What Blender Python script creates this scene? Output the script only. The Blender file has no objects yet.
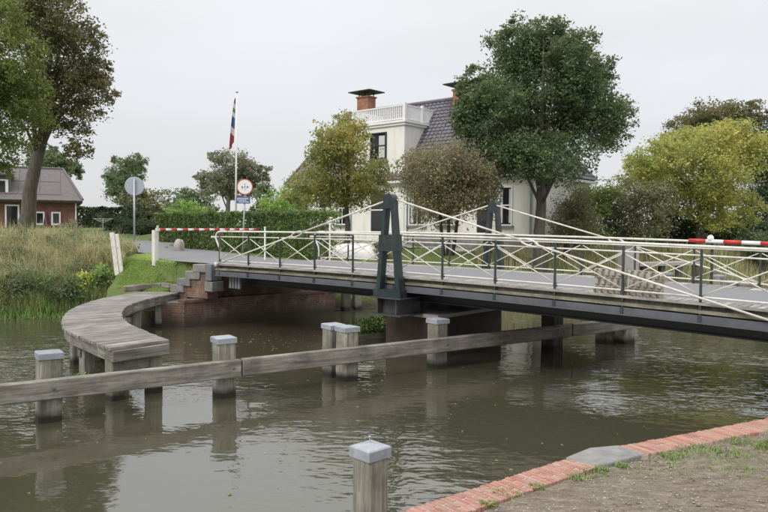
import bpy, math, random
import numpy as np
from mathutils import Vector, Matrix

random.seed(7)
R = np.random.default_rng(11)
S = bpy.context.scene
COL = S.collection

# ------------------------------------------------------------------ camera
EYE = 2.93
FPX = 700.0                                   # focal length in pixels of a 768 px wide frame
cam_data = bpy.data.cameras.new("camera")
cam_data.sensor_width = 36.0
cam_data.lens = 36.0 * FPX / 768.0
cam_data.clip_start = 0.05
cam_data.clip_end = 3000.0
cam = bpy.data.objects.new("camera", cam_data)
COL.objects.link(cam)
pitch = math.atan(28 / FPX)
cam.matrix_world = (Matrix.Translation((0, 0, EYE)) @ Matrix.Rotation(math.radians(90) - pitch, 4, 'X')
                    @ Matrix.Rotation(math.radians(0.5), 4, 'Z'))
S.camera = cam

# ------------------------------------------------------------------ world: overcast sky
SUN_EL, SUN_AZ = math.radians(42), math.radians(218)      # azimuth clockwise from +Y
W = bpy.data.worlds.new("World")
S.world = W
W.use_nodes = True
nt = W.node_tree
nt.nodes.clear()
wo = nt.nodes.new('ShaderNodeOutputWorld')
bg = nt.nodes.new('ShaderNodeBackground')
sky = nt.nodes.new('ShaderNodeTexSky')
sky.sky_type = 'NISHITA'
sky.sun_disc = False
sky.sun_elevation = SUN_EL
sky.sun_rotation = SUN_AZ
tc = nt.nodes.new('ShaderNodeTexCoord')
sep = nt.nodes.new('ShaderNodeSeparateXYZ')
mr = nt.nodes.new('ShaderNodeMapRange')
mr.inputs['From Min'].default_value = 0.0
mr.inputs['From Max'].default_value = 1.0
mr.inputs['To Min'].default_value = 6.45
mr.inputs['To Max'].default_value = 19.0
mp = nt.nodes.new('ShaderNodeMapping')
mp.inputs['Scale'].default_value = (1.0, 1.0, 3.0)
nz = nt.nodes.new('ShaderNodeTexNoise')
nz.inputs['Scale'].default_value = 1.7
nz.inputs['Detail'].default_value = 5
cr = nt.nodes.new('ShaderNodeMapRange')
cr.inputs['From Min'].default_value = 0.3
cr.inputs['From Max'].default_value = 0.7
cr.inputs['To Min'].default_value = 0.90
cr.inputs['To Max'].default_value = 1.08
mul = nt.nodes.new('ShaderNodeMath')
mul.operation = 'MULTIPLY'
tint = nt.nodes.new('ShaderNodeMix')
tint.data_type = 'RGBA'
tint.inputs['A'].default_value = (1.0, 0.985, 0.985, 1)
tint.inputs['B'].default_value = (0.965, 0.985, 1.03, 1)
sc_ = nt.nodes.new('ShaderNodeVectorMath')
sc_.operation = 'SCALE'
mx = nt.nodes.new('ShaderNodeMix')
mx.data_type = 'RGBA'
mx.inputs['Factor'].default_value = 0.93
L = nt.links.new
L(tc.outputs['Generated'], sep.inputs[0])
zz2 = nt.nodes.new('ShaderNodeMath')
zz2.operation = 'MULTIPLY'
L(sep.outputs['Z'], zz2.inputs[0])
L(sep.outputs['Z'], zz2.inputs[1])
L(zz2.outputs[0], mr.inputs['Value'])
L(tc.outputs['Generated'], mp.inputs['Vector'])
L(mp.outputs[0], nz.inputs['Vector'])
L(nz.outputs['Fac'], cr.inputs['Value'])
L(nz.outputs['Fac'], tint.inputs['Factor'])
L(mr.outputs[0], mul.inputs[0])
L(cr.outputs[0], mul.inputs[1])
L(tint.outputs['Result'], sc_.inputs[0])
L(mul.outputs[0], sc_.inputs['Scale'])
L(sky.outputs[0], mx.inputs['A'])
L(sc_.outputs[0], mx.inputs['B'])
L(mx.outputs['Result'], bg.inputs['Color'])
bg.inputs['Strength'].default_value = 0.105
L(bg.outputs[0], wo.inputs[0])

sun_d = bpy.data.lights.new("sun", 'SUN')
sun_d.energy = 1.5
sun_d.angle = math.radians(22)
sun_d.color = (1.0, 0.96, 0.9)
sun = bpy.data.objects.new("sun", sun_d)
COL.objects.link(sun)
sdir = Vector((math.sin(SUN_AZ) * math.cos(SUN_EL), math.cos(SUN_AZ) * math.cos(SUN_EL), math.sin(SUN_EL)))
sun.rotation_euler = sdir.to_track_quat('Z', 'Y').to_euler()
sun.location = sdir * 50

S.view_settings.view_transform = 'Standard'
S.view_settings.look = 'None'
S.view_settings.exposure = 0.2
S.view_settings.gamma = 1.0
S.view_settings.use_curve_mapping = False
S.render.engine = 'CYCLES'
try:
    S.cycles.use_denoising = True
    S.cycles.max_bounces = 6
    S.cycles.transparent_max_bounces = 6
except Exception:
    pass

# ------------------------------------------------------------------ materials
class NT:
    def __init__(s, name):
        s.m = bpy.data.materials.new(name)
        s.m.use_nodes = True
        s.t = s.m.node_tree
        s.b = s.t.nodes.get('Principled BSDF')
        s.out = s.t.nodes.get('Material Output')
    def n(s, typ, **kw):
        nd = s.t.nodes.new(typ)
        for k, v in kw.items():
            if k in nd.inputs.keys():
                nd.inputs[k].default_value = v
            else:
                setattr(nd, k, v)
        return nd
    def l(s, a, b):
        s.t.links.new(a, b)
    def coord(s, scale=(1, 1, 1), space='Object', rand=True):
        if space == 'World':
            g = s.n('ShaderNodeNewGeometry')
            src = g.outputs['Position']
        else:
            g = s.n('ShaderNodeTexCoord')
            src = g.outputs['Object']
            if rand:
                oi = s.n('ShaderNodeObjectInfo')
                ml = s.n('ShaderNodeMath', operation='MULTIPLY')
                s.l(oi.outputs['Random'], ml.inputs[0])
                ml.inputs[1].default_value = 37.0
                ad = s.n('ShaderNodeVectorMath', operation='ADD')
                s.l(src, ad.inputs[0])
                s.l(ml.outputs[0], ad.inputs[1])
                src = ad.outputs[0]
        mpn = s.n('ShaderNodeMapping')
        mpn.inputs['Scale'].default_value = scale
        s.l(src, mpn.inputs['Vector'])
        return mpn.outputs[0]
    def noise(s, vec, scale, detail=4, rough=0.55, dist=0.0):
        nd = s.n('ShaderNodeTexNoise', Scale=scale, Detail=detail, Roughness=rough, Distortion=dist)
        s.l(vec, nd.inputs['Vector'])
        return nd.outputs['Fac']
    def ramp(s, fac, stops):
        r = s.n('ShaderNodeValToRGB')
        e = r.color_ramp.elements
        while len(e) < len(stops):
            e.new(0.5)
        for el, (p, c) in zip(e, stops):
            el.position = p
            el.color = (c[0], c[1], c[2], 1) if not isinstance(c, (int, float)) else (c, c, c, 1)
        s.l(fac, r.inputs['Fac'])
        return r.outputs['Color']
    def mix(s, fac, a, b, mode='MIX'):
        m = s.n('ShaderNodeMix', data_type='RGBA', blend_type=mode)
        for v, k in ((fac, 'Factor'), (a, 'A'), (b, 'B')):
            if isinstance(v, (int, float)):
                m.inputs[k].default_value = v
            elif isinstance(v, tuple):
                m.inputs[k].default_value = (v[0], v[1], v[2], 1)
            else:
                s.l(v, m.inputs[k])
        return m.outputs['Result']
    def math(s, op, a, b=0.0, clamp=False):
        m = s.n('ShaderNodeMath', operation=op, use_clamp=clamp)
        for i, v in enumerate((a, b)):
            if isinstance(v, (int, float)):
                m.inputs[i].default_value = v
            else:
                s.l(v, m.inputs[i])
        return m.outputs[0]
    def bump(s, h, strength=0.4, dist=0.02):
        b = s.n('ShaderNodeBump', Strength=strength, Distance=dist)
        s.l(h, b.inputs['Height'])
        s.l(b.outputs[0], s.b.inputs['Normal'])
        return b
    def base(s, c):
        if isinstance(c, tuple):
            s.b.inputs['Base Color'].default_value = (c[0], c[1], c[2], 1)
        else:
            s.l(c, s.b.inputs['Base Color'])
    def rough(s, v):
        if isinstance(v, (int, float)):
            s.b.inputs['Roughness'].default_value = v
        else:
            s.l(v, s.b.inputs['Roughness'])
    def rnd(s):
        return s.n('ShaderNodeObjectInfo').outputs['Random']
    def zpos(s):
        g = s.n('ShaderNodeNewGeometry')
        sp = s.n('ShaderNodeSeparateXYZ')
        s.l(g.outputs['Position'], sp.inputs[0])
        return sp.outputs['Z']

def sc3(c, k):
    return tuple(v * k for v in c)

def m_plain(name, c, rough=0.6, var=0.25, scale=6.0, bump=0.15, metal=0.0, randv=0.0, detail=6, rust=0.0):
    t = NT(name)
    v = t.coord()
    n = t.noise(v, scale, detail, 0.65)
    col = t.ramp(n, [(0.25, sc3(c, 1 - var)), (0.75, sc3(c, 1 + var))])
    if randv:
        k = t.math('MULTIPLY_ADD', t.rnd(), randv * 2)
        k.node.inputs[2].default_value = 1 - randv
        cc = t.n('ShaderNodeCombineColor')
        for i in range(3):
            t.l(k, cc.inputs[i])
        col = t.mix(1.0, col, cc.outputs[0], 'MULTIPLY')
    if rust:
        g1 = t.noise(t.coord((3.5, 3.5, 1.2), rand=False), 2.0, 6, 0.75)
        col = t.mix(t.math('MULTIPLY', t.ramp(g1, [(0.50, 0.0), (0.66, 1.0)]), rust), col, (0.17, 0.125, 0.08))
        g2 = t.noise(t.coord((9, 9, 9), rand=False), 3.0, 5, 0.7)
        col = t.mix(t.math('MULTIPLY', t.ramp(g2, [(0.63, 0.0), (0.70, 1.0)]), rust * 1.4, True), col, (0.13, 0.06, 0.03))
    t.base(col)
    t.rough(rough)
    t.b.inputs['Metallic'].default_value = metal
    if bump:
        t.bump(n, bump, 0.01)
    return t.m

def m_wood(name, c1, c2, axis='X', wet=False, green=0.0, rv=0.18):
    t = NT(name)
    s = {'X': (1.2, 22, 22), 'Z': (22, 22, 1.2), 'Y': (22, 1.2, 22)}[axis]
    v = t.coord(s)
    n1 = t.noise(v, 1.0, 8, 0.7, 0.4)
    s2 = {'X': (3, 90, 90), 'Z': (90, 90, 3), 'Y': (90, 3, 90)}[axis]
    n2 = t.noise(t.coord(s2), 1.0, 4, 0.6)
    col = t.ramp(n1, [(0.22, sc3(c1, 0.45)), (0.42, c1), (0.62, c2), (0.85, sc3(c2, 1.25))])
    crack = t.ramp(n2, [(0.30, 0.35), (0.42, 1.0)])
    col = t.mix(0.75, col, crack, 'MULTIPLY')
    big = t.noise(t.coord((1.5, 1.5, 1.5)), 1.4, 4, 0.6)
    stain = t.ramp(big, [(0.35, 0.62), (0.6, 1.12)])
    col = t.mix(1.0, col, stain, 'MULTIPLY')
    k = t.math('MULTIPLY_ADD', t.rnd(), rv * 2)
    k.node.inputs[2].default_value = 1 - rv
    cc = t.n('ShaderNodeCombineColor')
    for i in range(3):
        t.l(k, cc.inputs[i])
    col = t.mix(1.0, col, cc.outputs[0], 'MULTIPLY')
    if green:
        gm = t.ramp(t.noise(t.coord((3, 3, 3)), 1.7, 5, 0.7), [(0.45, 0.0), (0.7, 1.0)])
        gf = t.math('MULTIPLY', gm, green)
        col = t.mix(gf, col, (0.10, 0.115, 0.05))
    if wet:                                       # permanent tide band of slime just above the water
        z = t.zpos()
        wob = t.noise(t.coord((6, 6, 6)), 1.0, 3)
        zz = t.math('ADD', z, t.math('MULTIPLY', wob, -0.12))
        f = t.n('ShaderNodeMapRange', **{'From Min': 0.02, 'From Max': 0.13, 'To Min': 1.0, 'To Max': 0.0})
        t.l(zz, f.inputs['Value'])
        col = t.mix(f.outputs[0], col, (0.020, 0.020, 0.012))
    t.base(col)
    t.rough(0.82)
    h = t.math('ADD', n1, t.math('MULTIPLY', crack, 0.6))
    t.bump(h, 0.5, 0.008)
    return t.m

def m_leaf(name, stops, trans=0.42, rough=0.6, nscale=0.45, gain=2.35, desat=0.16):
    t = NT(name)
    stops = [(p, tuple(gain * (v * (1 - desat) + desat * (0.3 * c[0] + 0.6 * c[1] + 0.1 * c[2])) for v in c)) for p, c in stops]
    g = t.n('ShaderNodeNewGeometry')
    rnd = g.outputs['Random Per Island']
    n = t.noise(t.coord((1, 1, 1), 'World'), nscale, 3, 0.5)
    n_b = t.noise(t.coord((1, 1, 1), 'World'), 2.1, 2, 0.5)
    nn_ = t.math('ADD', t.math('MULTIPLY', n, 0.55), t.math('MULTIPLY', n_b, 0.45))
    f = t.math('ADD', t.math('MULTIPLY', rnd, 0.36), t.math('MULTIPLY', t.math('SUBTRACT', nn_, 0.27), 1.45), True)
    col = t.ramp(f, stops)
    t.base(col)
    t.rough(rough)
    t.b.inputs['Specular IOR Level'].default_value = 0.35
    tr = t.n('ShaderNodeBsdfTranslucent')
    t.l(t.mix(0.35, col, (1.1, 1.15, 0.6), 'MULTIPLY'), tr.inputs['Color'])
    ms = t.n('ShaderNodeMixShader')
    ms.inputs[0].default_value = trans
    t.l(t.b.outputs[0], ms.inputs[1])
    t.l(tr.outputs[0], ms.inputs[2])
    t.l(ms.outputs[0], t.out.inputs['Surface'])
    return t.m

def m_bark(name, c):
    t = NT(name)
    v = t.coord((7, 7, 1.6), rand=False)
    n = t.noise(v, 1.6, 8, 0.7, 0.3)
    t.base(t.ramp(n, [(0.3, sc3(c, 0.45)), (0.55, c), (0.8, sc3(c, 1.5))]))
    t.rough(0.9)
    t.bump(n, 0.8, 0.05)
    return t.m

def m_brickwall(name, c1, c2, mortar, bw=0.21, bh=0.065, mode='XZ', stain=0.0, rot=0.0):
    t = NT(name)
    g = t.n('ShaderNodeTexCoord')
    mpn = t.n('ShaderNodeMapping')
    t.l(g.outputs['Object'], mpn.inputs['Vector'])
    sp = t.n('ShaderNodeSeparateXYZ')
    t.l(mpn.outputs[0], sp.inputs[0])
    cmb = t.n('ShaderNodeCombineXYZ')
    t.l(t.math('ADD', sp.outputs['X'], sp.outputs['Y']), cmb.inputs[0])
    t.l(sp.outputs['Z'], cmb.inputs[1])
    br = t.n('ShaderNodeTexBrick')
    br.inputs['Scale'].default_value = 1.0
    br.inputs['Brick Width'].default_value = bw
    br.inputs['Row Height'].default_value = bh
    br.inputs['Mortar Size'].default_value = 0.008
    br.inputs['Color1'].default_value = (*c1, 1)
    br.inputs['Color2'].default_value = (*c2, 1)
    br.inputs['Mortar'].default_value = (*mortar, 1)
    br.inputs['Bias'].default_value = -0.1
    t.l(cmb.outputs[0], br.inputs['Vector'])
    n = t.noise(t.coord((1, 1, 1), rand=False), 2.2, 6, 0.7)
    col = t.mix(0.85, br.outputs['Color'], t.ramp(n, [(0.3, 0.55), (0.7, 1.3)]), 'MULTIPLY')
    if stain:
        n2 = t.noise(t.coord((2, 2, 1.2), rand=False), 1.3, 6, 0.7)
        f = t.ramp(n2, [(0.52, 0.0), (0.68, 1.0)])
        col = t.mix(t.math('MULTIPLY', f, stain), col, (0.33, 0.27, 0.22))
        z = t.zpos()
        mrn = t.n('ShaderNodeMapRange', **{'From Min': 0.05, 'From Max': 0.38, 'To Min': 0.85, 'To Max': 0.0})
        t.l(t.math('ADD', z, t.math('MULTIPLY', n, -0.15)), mrn.inputs['Value'])
        col = t.mix(mrn.outputs[0], col, (0.045, 0.035, 0.022))
    t.base(col)
    t.rough(0.9)
    t.bump(br.outputs['Fac'], -0.4, 0.008)
    return t.m

M = {}
M['beam_wood'] = m_wood('weathered beam wood', (0.17, 0.155, 0.13), (0.31, 0.29, 0.25), 'X', green=0.25)
M['plank_wood'] = m_wood('grey jetty plank wood', (0.19, 0.175, 0.155), (0.32, 0.295, 0.265), 'X', rv=0.22)
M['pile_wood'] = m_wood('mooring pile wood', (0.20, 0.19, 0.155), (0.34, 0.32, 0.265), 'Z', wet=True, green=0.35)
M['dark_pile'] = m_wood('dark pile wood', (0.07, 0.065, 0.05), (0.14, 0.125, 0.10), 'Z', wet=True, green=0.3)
M['log_wood'] = m_wood('old log wood', (0.16, 0.14, 0.115), (0.27, 0.25, 0.21), 'X', green=0.4)
M['kerb_wood'] = m_wood('mossy kerb wood', (0.17, 0.155, 0.115), (0.30, 0.28, 0.22), 'X', green=0.75)
M['deck_wood'] = m_wood('pale deck edge wood', (0.29, 0.275, 0.245), (0.44, 0.42, 0.38), 'X', rv=0.16)
M['zinc'] = m_plain('zinc cap', (0.31, 0.33, 0.36), 0.5, 0.25, 9, 0.12, 0.15, 0.12)
M['cream'] = m_plain('cream white paint', (0.68, 0.655, 0.585), 0.42, 0.10, 5, 0.05, rust=0.34)
M['green_paint'] = m_plain('dark green paint', (0.018, 0.033, 0.034), 0.42, 0.3, 4, 0.05, rust=0.22)
M['post_paint'] = m_plain('dark grey green paint', (0.035, 0.046, 0.045), 0.5, 0.3, 4, 0.05)
M['steel'] = m_plain('blue grey steel paint', (0.095, 0.10, 0.115), 0.5, 0.3, 3, 0.1, rust=0.35)
M['steel_dark'] = m_plain('dark steel paint', (0.050, 0.052, 0.060), 0.5, 0.3, 3, 0.1, rust=0.35)
M['steel_light'] = m_plain('grey steel paint', (0.16, 0.17, 0.19), 0.5, 0.3, 3, 0.1, rust=0.35)
M['black'] = m_plain('black girder paint', (0.014, 0.014, 0.015), 0.55, 0.35, 3, 0.1)
M['rust'] = m_plain('brown rusty pier', (0.055, 0.037, 0.027), 0.85, 0.55, 1.6, 0.3)
M['asphalt'] = m_plain('asphalt', (0.20, 0.198, 0.205), 0.85, 0.14, 40, 0.3)
M['concrete'] = m_plain('concrete', (0.38, 0.36, 0.33), 0.9, 0.22, 5, 0.3, randv=0.06)
M['paver'] = m_plain('grass paver concrete', (0.37, 0.345, 0.285), 0.95, 0.35, 9, 0.5, randv=0.08)
M['stone'] = m_plain('grey coping stone', (0.20, 0.195, 0.185), 0.85, 0.4, 4, 0.4, randv=0.2)
M['capstone'] = m_plain('light grey capstone', (0.225, 0.22, 0.21), 0.9, 0.30, 9, 0.25)
M['boulder'] = m_plain('pale boulder', (0.36, 0.34, 0.30), 0.9, 0.35, 3, 0.5)
M['mortar'] = m_plain('mortar', (0.43, 0.36, 0.31), 0.95, 0.25, 15, 0.4)
M['white'] = m_plain('white paint', (0.80, 0.80, 0.79), 0.5, 0.05, 3, 0.03)
t = NT('cream plaster')
n1 = t.noise(t.coord((1.5, 1.5, 0.35), rand=False), 1.2, 6, 0.65)
n2 = t.noise(t.coord((1, 1, 1), rand=False), 25, 4, 0.6)
c = t.ramp(n1, [(0.28, (0.64, 0.62, 0.56)), (0.5, (0.80, 0.785, 0.735)), (0.75, (0.83, 0.82, 0.775))])
t.base(c); t.rough(0.85); t.bump(n2, 0.15, 0.01)
M['plaster'] = t.m
M['red'] = m_plain('red paint', (0.55, 0.035, 0.03), 0.45, 0.12, 5, 0.03)
M['faded_red'] = m_plain('faded red enamel', (0.48, 0.12, 0.11), 0.5, 0.1, 5, 0.02)
M['grey_ink'] = m_plain('grey ink', (0.16, 0.16, 0.18), 0.6, 0.1, 5, 0)
M['blue'] = m_plain('blue sign enamel', (0.085, 0.13, 0.28), 0.45, 0.1, 5, 0.02)
M['sign_white'] = m_plain('white sign enamel', (0.78, 0.77, 0.74), 0.45, 0.06, 5, 0.02)
M['sign_back'] = m_plain('grey sign back', (0.40, 0.43, 0.48), 0.5, 0.08, 4, 0.03, 0.2)
M['galv'] = m_plain('galvanised tube', (0.42, 0.45, 0.47), 0.45, 0.15, 6, 0.03, 0.3)
M['dark'] = m_plain('dark ink', (0.03, 0.03, 0.035), 0.6, 0.1, 5, 0)
M['chimney'] = m_brickwall('chimney brick', (0.38, 0.13, 0.07), (0.30, 0.10, 0.06), (0.33, 0.26, 0.21))
M['redbrick'] = m_brickwall('red house brick', (0.22, 0.098, 0.075), (0.18, 0.078, 0.06), (0.24, 0.15, 0.12))
M['abutbrick'] = m_brickwall('old quay brick', (0.165, 0.080, 0.054), (0.095, 0.056, 0.043), (0.16, 0.135, 0.11), stain=0.55)
M['quaybrick'] = m_brickwall('quay wall brick', (0.33, 0.12, 0.08), (0.25, 0.10, 0.07), (0.3, 0.25, 0.2), stain=0.3)
M['tiles'] = m_plain('glazed blue grey pantile', (0.115, 0.105, 0.125), 0.32, 0.3, 3, 0.1)
M['roofgrey'] = m_plain('grey roof tile', (0.135, 0.12, 0.115), 0.8, 0.2, 4, 0.2, randv=0.1)
M['panel'] = m_plain('dark roof panel', (0.118, 0.106, 0.104), 0.6, 0.15, 4, 0.1, randv=0.12)
M['maroon'] = m_plain('maroon canvas', (0.10, 0.035, 0.05), 0.9, 0.25, 6, 0.2)
M['boat'] = m_plain('white boat hull', (0.72, 0.68, 0.65), 0.45, 0.1, 3, 0.05)
M['bark'] = m_bark('grey brown bark', (0.13, 0.115, 0.095))
M['bark_dark'] = m_bark('dark bark', (0.07, 0.058, 0.048))
M['bark_pale'] = m_bark('pale brown bark', (0.20, 0.165, 0.13))

# glass
t = NT('window glass')
t.base((0.018, 0.02, 0.024)); t.rough(0.06)
t.b.inputs['Specular IOR Level'].default_value = 0.6
M['glass'] = t.m
t = NT('window blind')
t.base((0.55, 0.55, 0.54)); t.rough(0.8)
M['blind'] = t.m

# single bricks of the quay edge
t = NT('salmon brick')
v = t.coord((1, 1, 1))
n = t.noise(v, 22, 6, 0.7)
c = t.ramp(t.rnd(), [(0.0, (0.28, 0.115, 0.085)), (0.3, (0.41, 0.190, 0.142)), (0.6, (0.33, 0.142, 0.105)), (0.85, (0.44, 0.23, 0.18)), (1.0, (0.40, 0.265, 0.215))])
col = t.mix(0.8, c, t.ramp(n, [(0.3, 0.72), (0.7, 1.15)]), 'MULTIPLY')
lime = t.ramp(t.noise(t.coord((1, 1, 1), 'World'), 9, 5, 0.7), [(0.44, 0.08), (0.72, 0.6)])
col = t.mix(lime, col, (0.50, 0.375, 0.30))
grime = t.ramp(t.noise(t.coord((1, 1, 1), 'World'), 4.5, 7, 0.75), [(0.50, 0.0), (0.72, 0.55)])
col = t.mix(grime, col, (0.17, 0.135, 0.10))
t.base(col); t.rough(0.9); t.bump(n, 0.4, 0.006)
M['brick'] = t.m

# water
t = NT('canal water')
t.base((0.062, 0.059, 0.036))
t.rough(0.03)
t.b.inputs['IOR'].default_value = 2.6
v1 = t.coord((1, 1, 1), 'World')
def wavevec(ang, sx, sy):
    r_ = t.n('ShaderNodeMapping')
    r_.inputs['Rotation'].default_value = (0, 0, math.radians(ang))
    r_.inputs['Scale'].default_value = (sx, sy, 1.0)
    t.l(v1, r_.inputs['Vector'])
    return r_.outputs[0]
w1 = t.noise(wavevec(24, 0.55, 1.0), 7.0, 1.5, 0.45, 0.25)
w2 = t.noise(wavevec(-14, 0.6, 1.0), 2.4, 1.0, 0.4, 0.2)
w3 = t.noise(wavevec(40, 0.5, 1.0), 15.0, 1.0, 0.4)
amp = t.noise(v1, 0.19, 2, 0.5)
am = t.ramp(amp, [(0.40, 0.08), (0.51, 0.42), (0.65, 1.2)])
h = t.math('ADD', t.math('ADD', t.math('MULTIPLY', w1, 0.75), t.math('MULTIPLY', w2, 1.2)), t.math('MULTIPLY', w3, 0.26))
t.bump(t.math('MULTIPLY', h, am), 0.48, 0.05)
M['water'] = t.m

# grassland
t = NT('lawn ground')
v = t.coord((1, 1, 1), 'World')
n1 = t.noise(v, 0.5, 5, 0.6)
n2 = t.noise(v, 9, 5, 0.7)
n3 = t.noise(v, 0.13, 3, 0.5)
c = t.ramp(n2, [(0.3, (0.085, 0.12, 0.032)), (0.55, (0.135, 0.18, 0.05)), (0.8, (0.20, 0.23, 0.08))])
c = t.mix(t.ramp(n1, [(0.45, 0.0), (0.75, 0.6)]), c, (0.17, 0.155, 0.07))
c = t.mix(t.ramp(n3, [(0.4, 0.0), (0.7, 0.35)]), c, (0.06, 0.11, 0.025))
z = t.zpos()
mr_ = t.n('ShaderNodeMapRange', **{'From Min': 0.1, 'From Max': 0.5, 'To Min': 1.0, 'To Max': 0.0})
t.l(z, mr_.inputs['Value'])
c = t.mix(mr_.outputs[0], c, (0.05, 0.042, 0.028))
t.base(c); t.rough(0.95); t.bump(n2, 0.8, 0.06)
M['lawn'] = t.m

# trodden quay ground
t = NT('trodden dirt')
v = t.coord((1, 1, 1), 'World')
n1 = t.noise(v, 1.3, 6, 0.65)
n2 = t.noise(v, 45, 8, 0.8)
n4 = t.noise(v, 130, 4, 0.7)
rt_ = t.n('ShaderNodeMapping')
rt_.inputs['Rotation'].default_value = (0, 0, math.radians(-4))
rt_.inputs['Scale'].default_value = (1.0, 2.6, 1.0)
t.l(v, rt_.inputs['Vector'])
n3 = t.noise(rt_.outputs[0], 7, 8, 0.75)
c = t.ramp(n3, [(0.30, (0.118, 0.093, 0.067)), (0.5, (0.198, 0.163, 0.118)), (0.70, (0.32, 0.275, 0.215))])
c = t.mix(0.8, c, t.ramp(n2, [(0.32, 0.55), (0.5, 1.0), (0.68, 1.4)]), 'MULTIPLY')
c = t.mix(0.5, c, t.ramp(n4, [(0.35, 0.6), (0.65, 1.35)]), 'MULTIPLY')
c = t.mix(t.ramp(n1, [(0.50, 0.0), (0.70, 0.5)]), c, (0.185, 0.185, 0.105))
t.base(c); t.rough(0.97)
t.bump(t.math('ADD', n2, t.math('MULTIPLY', n4, 0.5)), 0.8, 0.012)
M['dirt'] = t.m

G1 = (0.020, 0.040, 0.014)
M['lf_oak'] = m_leaf('dark green leaves', [(0.0, (0.020, 0.034, 0.014)), (0.45, (0.040, 0.060, 0.023)), (0.8, (0.066, 0.092, 0.036)), (1.0, (0.105, 0.13, 0.055))], gain=3.0)
M['lf_brown'] = m_leaf('brown green leaves', [(0.0, (0.05, 0.05, 0.02)), (0.45, (0.075, 0.08, 0.031)), (0.75, (0.115, 0.093, 0.045)), (1.0, (0.17, 0.105, 0.055))], gain=2.4)
M['lf_olive'] = m_leaf('green yellow leaves', [(0.0, (0.035, 0.055, 0.012)), (0.45, (0.075, 0.105, 0.022)), (0.75, (0.14, 0.145, 0.03)), (1.0, (0.22, 0.19, 0.04))], gain=2.5)
M['lf_amber'] = m_leaf('amber garden leaves', [(0.0, (0.045, 0.065, 0.018)), (0.38, (0.092, 0.110, 0.028)), (0.64, (0.165, 0.148, 0.034)), (0.86, (0.25, 0.152, 0.033)), (1.0, (0.32, 0.14, 0.033))], gain=2.8)
M['lf_copper'] = m_leaf('copper leaves', [(0.0, (0.048, 0.050, 0.030)), (0.26, (0.075, 0.080, 0.042)), (0.46, (0.125, 0.085, 0.058)), (0.64, (0.090, 0.110, 0.042)), (0.84, (0.13, 0.088, 0.052)), (1.0, (0.22, 0.085, 0.05))], nscale=0.7, gain=2.9)
M['lf_yellow'] = m_leaf('autumn yellow leaves', [(0.0, (0.05, 0.07, 0.018)), (0.4, (0.115, 0.135, 0.028)), (0.7, (0.205, 0.190, 0.036)), (1.0, (0.29, 0.22, 0.042))], gain=2.9)
M['lf_grey'] = m_leaf('grey olive leaves', [(0.0, (0.05, 0.055, 0.025)), (0.5, (0.095, 0.098, 0.045)), (1.0, (0.15, 0.135, 0.07))])
M['lf_mid'] = m_leaf('mid green leaves', [(0.0, (0.035, 0.055, 0.022)), (0.5, (0.065, 0.092, 0.04)), (1.0, (0.115, 0.14, 0.065))])
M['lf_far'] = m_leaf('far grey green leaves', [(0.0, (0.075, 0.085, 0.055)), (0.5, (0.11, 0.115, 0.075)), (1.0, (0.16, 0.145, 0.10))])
M['lf_dark'] = m_leaf('very dark green leaves', [(0.0, (0.016, 0.028, 0.013)), (0.5, (0.03, 0.048, 0.022)), (1.0, (0.055, 0.075, 0.035))])
M['lf_hedge'] = m_leaf('clipped hedge leaves', [(0.0, (0.030, 0.050, 0.014)), (0.5, (0.058, 0.092, 0.024)), (0.85, (0.10, 0.14, 0.034)), (1.0, (0.17, 0.17, 0.05))], gain=2.6)
M['lf_light'] = m_leaf('fresh green leaves', [(0.0, (0.06, 0.11, 0.02)), (0.5, (0.11, 0.19, 0.035)), (1.0, (0.20, 0.27, 0.05))])
M['lf_lime'] = m_leaf('yellow green leaves', [(0.0, (0.16, 0.21, 0.02)), (0.5, (0.28, 0.33, 0.03)), (1.0, (0.40, 0.40, 0.06))])
M['blade_green'] = m_leaf('green grass blades', [(0.0, (0.055, 0.095, 0.02)), (0.5, (0.10, 0.165, 0.035)), (1.0, (0.20, 0.25, 0.07))], 0.3, nscale=0.8)
M['blade_lawn'] = m_leaf('mown grass blades', [(0.0, (0.085, 0.125, 0.03)), (0.5, (0.125, 0.18, 0.042)), (1.0, (0.20, 0.24, 0.07))], 0.35, nscale=0.8, gain=1.7)
M['blade_mown'] = m_leaf('bright mown grass', [(0.0, (0.13, 0.185, 0.045)), (0.5, (0.175, 0.24, 0.06)), (1.0, (0.26, 0.30, 0.09))], 0.45, nscale=0.8, gain=2.3)
M['blade_dry'] = m_leaf('dry grass blades', [(0.0, (0.10, 0.135, 0.045)), (0.3, (0.17, 0.18, 0.08)), (0.6, (0.28, 0.245, 0.135)), (1.0, (0.38, 0.32, 0.20))], 0.42, nscale=1.1, gain=2.1)
M['lf_herb'] = m_leaf('herb leaves', [(0.0, (0.045, 0.07, 0.03)), (0.4, (0.075, 0.10, 0.045)), (0.75, (0.12, 0.125, 0.06)), (1.0, (0.17, 0.12, 0.07))], gain=2.0, nscale=0.9)
M['reddish'] = m_leaf('red brown shrub leaves', [(0.0, (0.09, 0.07, 0.035)), (0.6, (0.17, 0.10, 0.055)), (1.0, (0.22, 0.12, 0.07))])

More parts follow.
